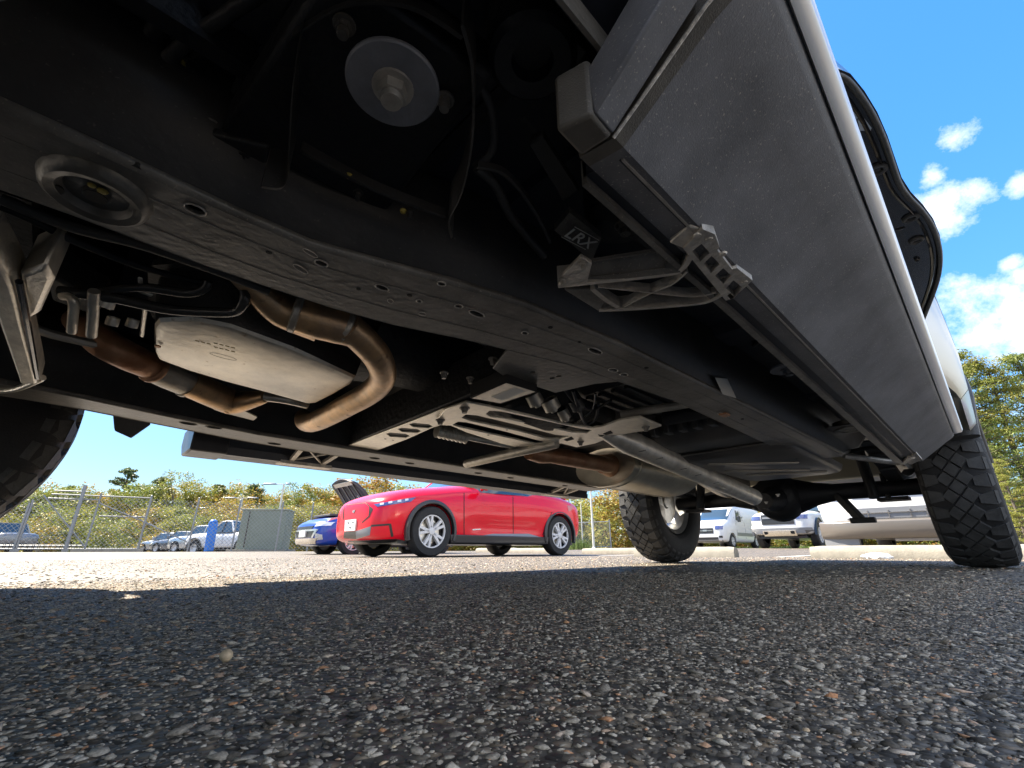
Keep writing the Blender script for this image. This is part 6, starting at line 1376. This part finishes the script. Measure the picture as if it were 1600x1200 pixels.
def height_for(dist, rows, px=800):
    d = ray(px, 861 - rows); return dist * d.z / math.hypot(d.x, d.y)
# skyline of the left wood: (pixel column, height of the top above the horizon row, kind, label)
sky_line = [(-70, 100, 'autumn', 'orange autumn tree hidden behind the far front tyre, farthest left of the wood'), (-30, 108, 'pine', 'dark pine behind the far front tyre, second from the left end of the wood'), (5, 104, 'green', 'green leafy tree low behind the far front tyre'), (32, 96, 'yellow', 'yellow-green tree just under the edge of the far front tyre'), (75, 96, 'pine', 'small dark pine beside the far front tyre, above the left gate bay'),
    (98, 102, 'autumn', 'orange autumn tree right of the far front tyre, above the tall gate post'), (125, 84, 'pine', 'short dark pine in the low dip of the wood above the gate'), (150, 80, 'autumn', 'low orange tree left of the tallest pine above the gate'), (172, 124, 'pine', 'tallest dark pine with layered crown, rising above the sliding gate'), (192, 92, 'autumn', 'rusty orange tree right beside the tallest pine'),
    (212, 100, 'yellow', 'yellow-green tree above the right post of the gate'), (232, 110, 'pine', 'ragged dark pine above the right end of the gate'), (255, 118, 'green', 'tall green tree between gate and first fence post, hanging cover above'), (275, 104, 'yellow', 'rounded yellow-green tree left of the far running board end'), (296, 112, 'yellow', 'tall yellow-green tree directly below the end of the far running board'),
    (318, 98, 'pine', 'dark pine above the shortest light pole'), (338, 92, 'yellow', 'yellow-green tree above the blue post'), (358, 88, 'autumn', 'orange autumn tree behind the middle light pole'), (378, 98, 'pine', 'dark pine above the left edge of the utility box'), (396, 84, 'yellow', 'low yellow-green tree above the middle of the utility box'),
    (412, 80, 'autumn', 'low orange tree left of the tallest light pole'), (434, 96, 'yellow', 'yellow-green tree behind the tallest light pole'), (455, 100, 'green', 'green tree right of the tallest light pole, under the board bracket'), (478, 92, 'yellow', 'yellow-green tree left of the raised blue hood'), (500, 98, 'autumn', 'orange autumn tree at the tip of the raised blue hood'), (525, 92, 'yellow', 'yellow-green tree hidden behind the raised blue hood'), (548, 96, 'green', 'green tree between the raised blue hood and the red crossover')]
for (px, rows, kind, lab) in sky_line:
    d = random.uniform(60, 70); plant_tree(kind, k_, at(px, d, -.1), height_for(d, rows + 4, px), lab, GL, 1.0 if kind != 'pine' else 1.1); k_ += 1
for (px, d, rows, kind, lab) in ((1545, 36, 250, 'bough', 'green tree touching the truck fender at the right edge, lower than its neighbours'), (1578, 33, 300, 'bough', 'yellow-green tree second from the truck fender at the right edge'), (1602, 35, 330, 'bough', 'tallest green tree cut by the right edge'), (1640, 36, 320, 'bough', 'yellow-green tree just outside the right edge'),
        (1522, 44, 205, 'bough', 'yellow-green tree half hidden behind the truck fender'), (1562, 46, 270, 'pine', 'dark pine behind the leafy trees at the right edge'), (1610, 28, 150, 'bough', 'low yellow-green tree in front of the tall ones at the right edge'), (1700, 38, 330, 'bough', 'green tree beyond the right edge')):
    plant_tree(kind, k_, at(px, d, -.2), height_for(d, rows, px), lab, GR, .95); k_ += 1
def wood_mass(name, spots, label):
    """a wood that reads as one mass: many crowns joined into one object"""
    r_ = np.random.default_rng(3); V, F, K = [], [], []; n0 = 0; mats = ['leaf_autumn', 'leaf_yellow', 'leaf_green']
    for i, (loc, h, w) in enumerate(spots):
        kind = ('autumn', 'yellow', 'autumn', 'yellow', 'green')[r_.integers(0, 5)]; me = PROTO[kind][r_.integers(0, 3)][1]; s = h / 7.2
        co = np.empty(len(me.vertices) * 3, np.float32); me.vertices.foreach_get('co', co); co = co.reshape(-1, 3) * np.array([s * w, s * w, s]); co[:, 2] = np.maximum(co[:, 2] - .25 * h, -.2)
        a = r_.uniform(0, 6.28); x, y = co[:, 0].copy(), co[:, 1].copy(); co[:, 0] = x * math.cos(a) - y * math.sin(a) + loc.x; co[:, 1] = x * math.sin(a) + y * math.cos(a) + loc.y; co[:, 2] += loc.z
        V.append(co); F.append(np.arange(len(co)).reshape(-1, 4) + n0); n0 += len(co); K += [mats.index('leaf_' + kind)] * (len(co) // 4)
    me = np_mesh(name, np.concatenate(V), np.concatenate(F), mats[0])
    for m in mats[1:]: me.materials.append(M[m])
    me.polygons.foreach_set('material_index', np.array(K, np.int32)); o = bpy.data.objects.new(name, me); COL.objects.link(o); tag(o, label, 'woodland', kind='stuff')
sp = []
for i in range(62):
    d = random.uniform(46, 59); px = -90 + i * 11 + random.uniform(-6, 6); sp.append((at(px, d, -.3), height_for(d, random.uniform(60, 100), px), 1.5))
for i in range(64):
    px = -80 + i * 11 + random.uniform(-7, 7); d = random.uniform(60, 68); sp.append((at(px, d, -.2), height_for(d, random.uniform(96, 128), px), 1.1))
wood_mass('undergrowth', sp, 'dense yellow and orange autumn undergrowth behind the chain-link fence')
sp = []
for i in range(70):
    d = random.uniform(42, 54); px = 560 + i * 15 + random.uniform(-8, 8); sp.append((at(px, d, -.2), height_for(d, random.uniform(85, 150), px), 1.45))
wood_mass('woodland', sp, 'yellow-green wood behind the parked vans and the far rear tyre')
# grass verge and sandy margin beyond the bays
def verge(name, pts, z, m):
    b = MB(); b.plate([Vector((x, y, gz(x, y) + z)) for x, y in pts], .02); return tag(b.build(name, m, None, smooth=60), kind='structure')
g = MB(); N = 26
rows = []
for j in range(6):
    for i in range(N + 1):
        x, y = -16 + 34 * i / N, 29.0 + j * 4.0 + (0 if j else .6 * math.sin(i * 1.3)); rows.append((x, y, gz(x, y) + .012 + .03 * (j > 0)))
g.add(rows, [(j * (N + 1) + i, j * (N + 1) + i + 1, (j + 1) * (N + 1) + i + 1, (j + 1) * (N + 1) + i) for j in range(5) for i in range(N)]); tag(g.build('grass_verge', 'grass', None, smooth=60), kind='structure')
def grass_tufts(name, n, fn, size, label):
    r_ = np.random.default_rng(5); V = []; F = []
    for i in range(n):
        x, y = fn(r_); z = gz(x, y) + .01; a = r_.uniform(0, 6.28); h = size * r_.uniform(.5, 1.4); w = .012
        V += [(x - w * math.cos(a), y - w * math.sin(a), z), (x + w * math.cos(a), y + w * math.sin(a), z), (x + r_.normal(0, .3) * h, y + r_.normal(0, .3) * h, z + h)]; F.append((3 * i, 3 * i + 1, 3 * i + 2))
    me = np_mesh(name, np.array(V), np.array(F), 'grass'); o = bpy.data.objects.new(name, me); COL.objects.link(o); tag(o, label, 'grass', kind='stuff')
grass_tufts('grass', 26000, lambda r_: (r_.uniform(-16, 14), 28.8 + abs(r_.normal(0, 4))), .10, 'green grass strip behind the parked van and pickups')
pc_ = at(905, 23.8); grass_tufts('weeds', 500, lambda r_: (pc_.x + r_.normal(0, .35), pc_.y + r_.normal(0, .25)), .42, 'yellow-green weeds growing at the foot of the right fence')
# painted bay lines
for (x, y0, y1) in ((-1.05, 6.6, 11.5), (-3.75, 6.6, 11.5), (1.65, 6.6, 11.5)):
    b = MB(); b.plate([Vector((x - .05, y0, gz(x, y0) + .004)), Vector((x + .05, y0, gz(x, y0) + .004)), Vector((x + .05, y1, gz(x, y1) + .008)), Vector((x - .05, y1, gz(x, y1) + .008))], .001); tag(b.build('bay_line', mat('worn_white_paint', (.7, .68, .62), .8, 0, .25, 20), None), kind='structure')
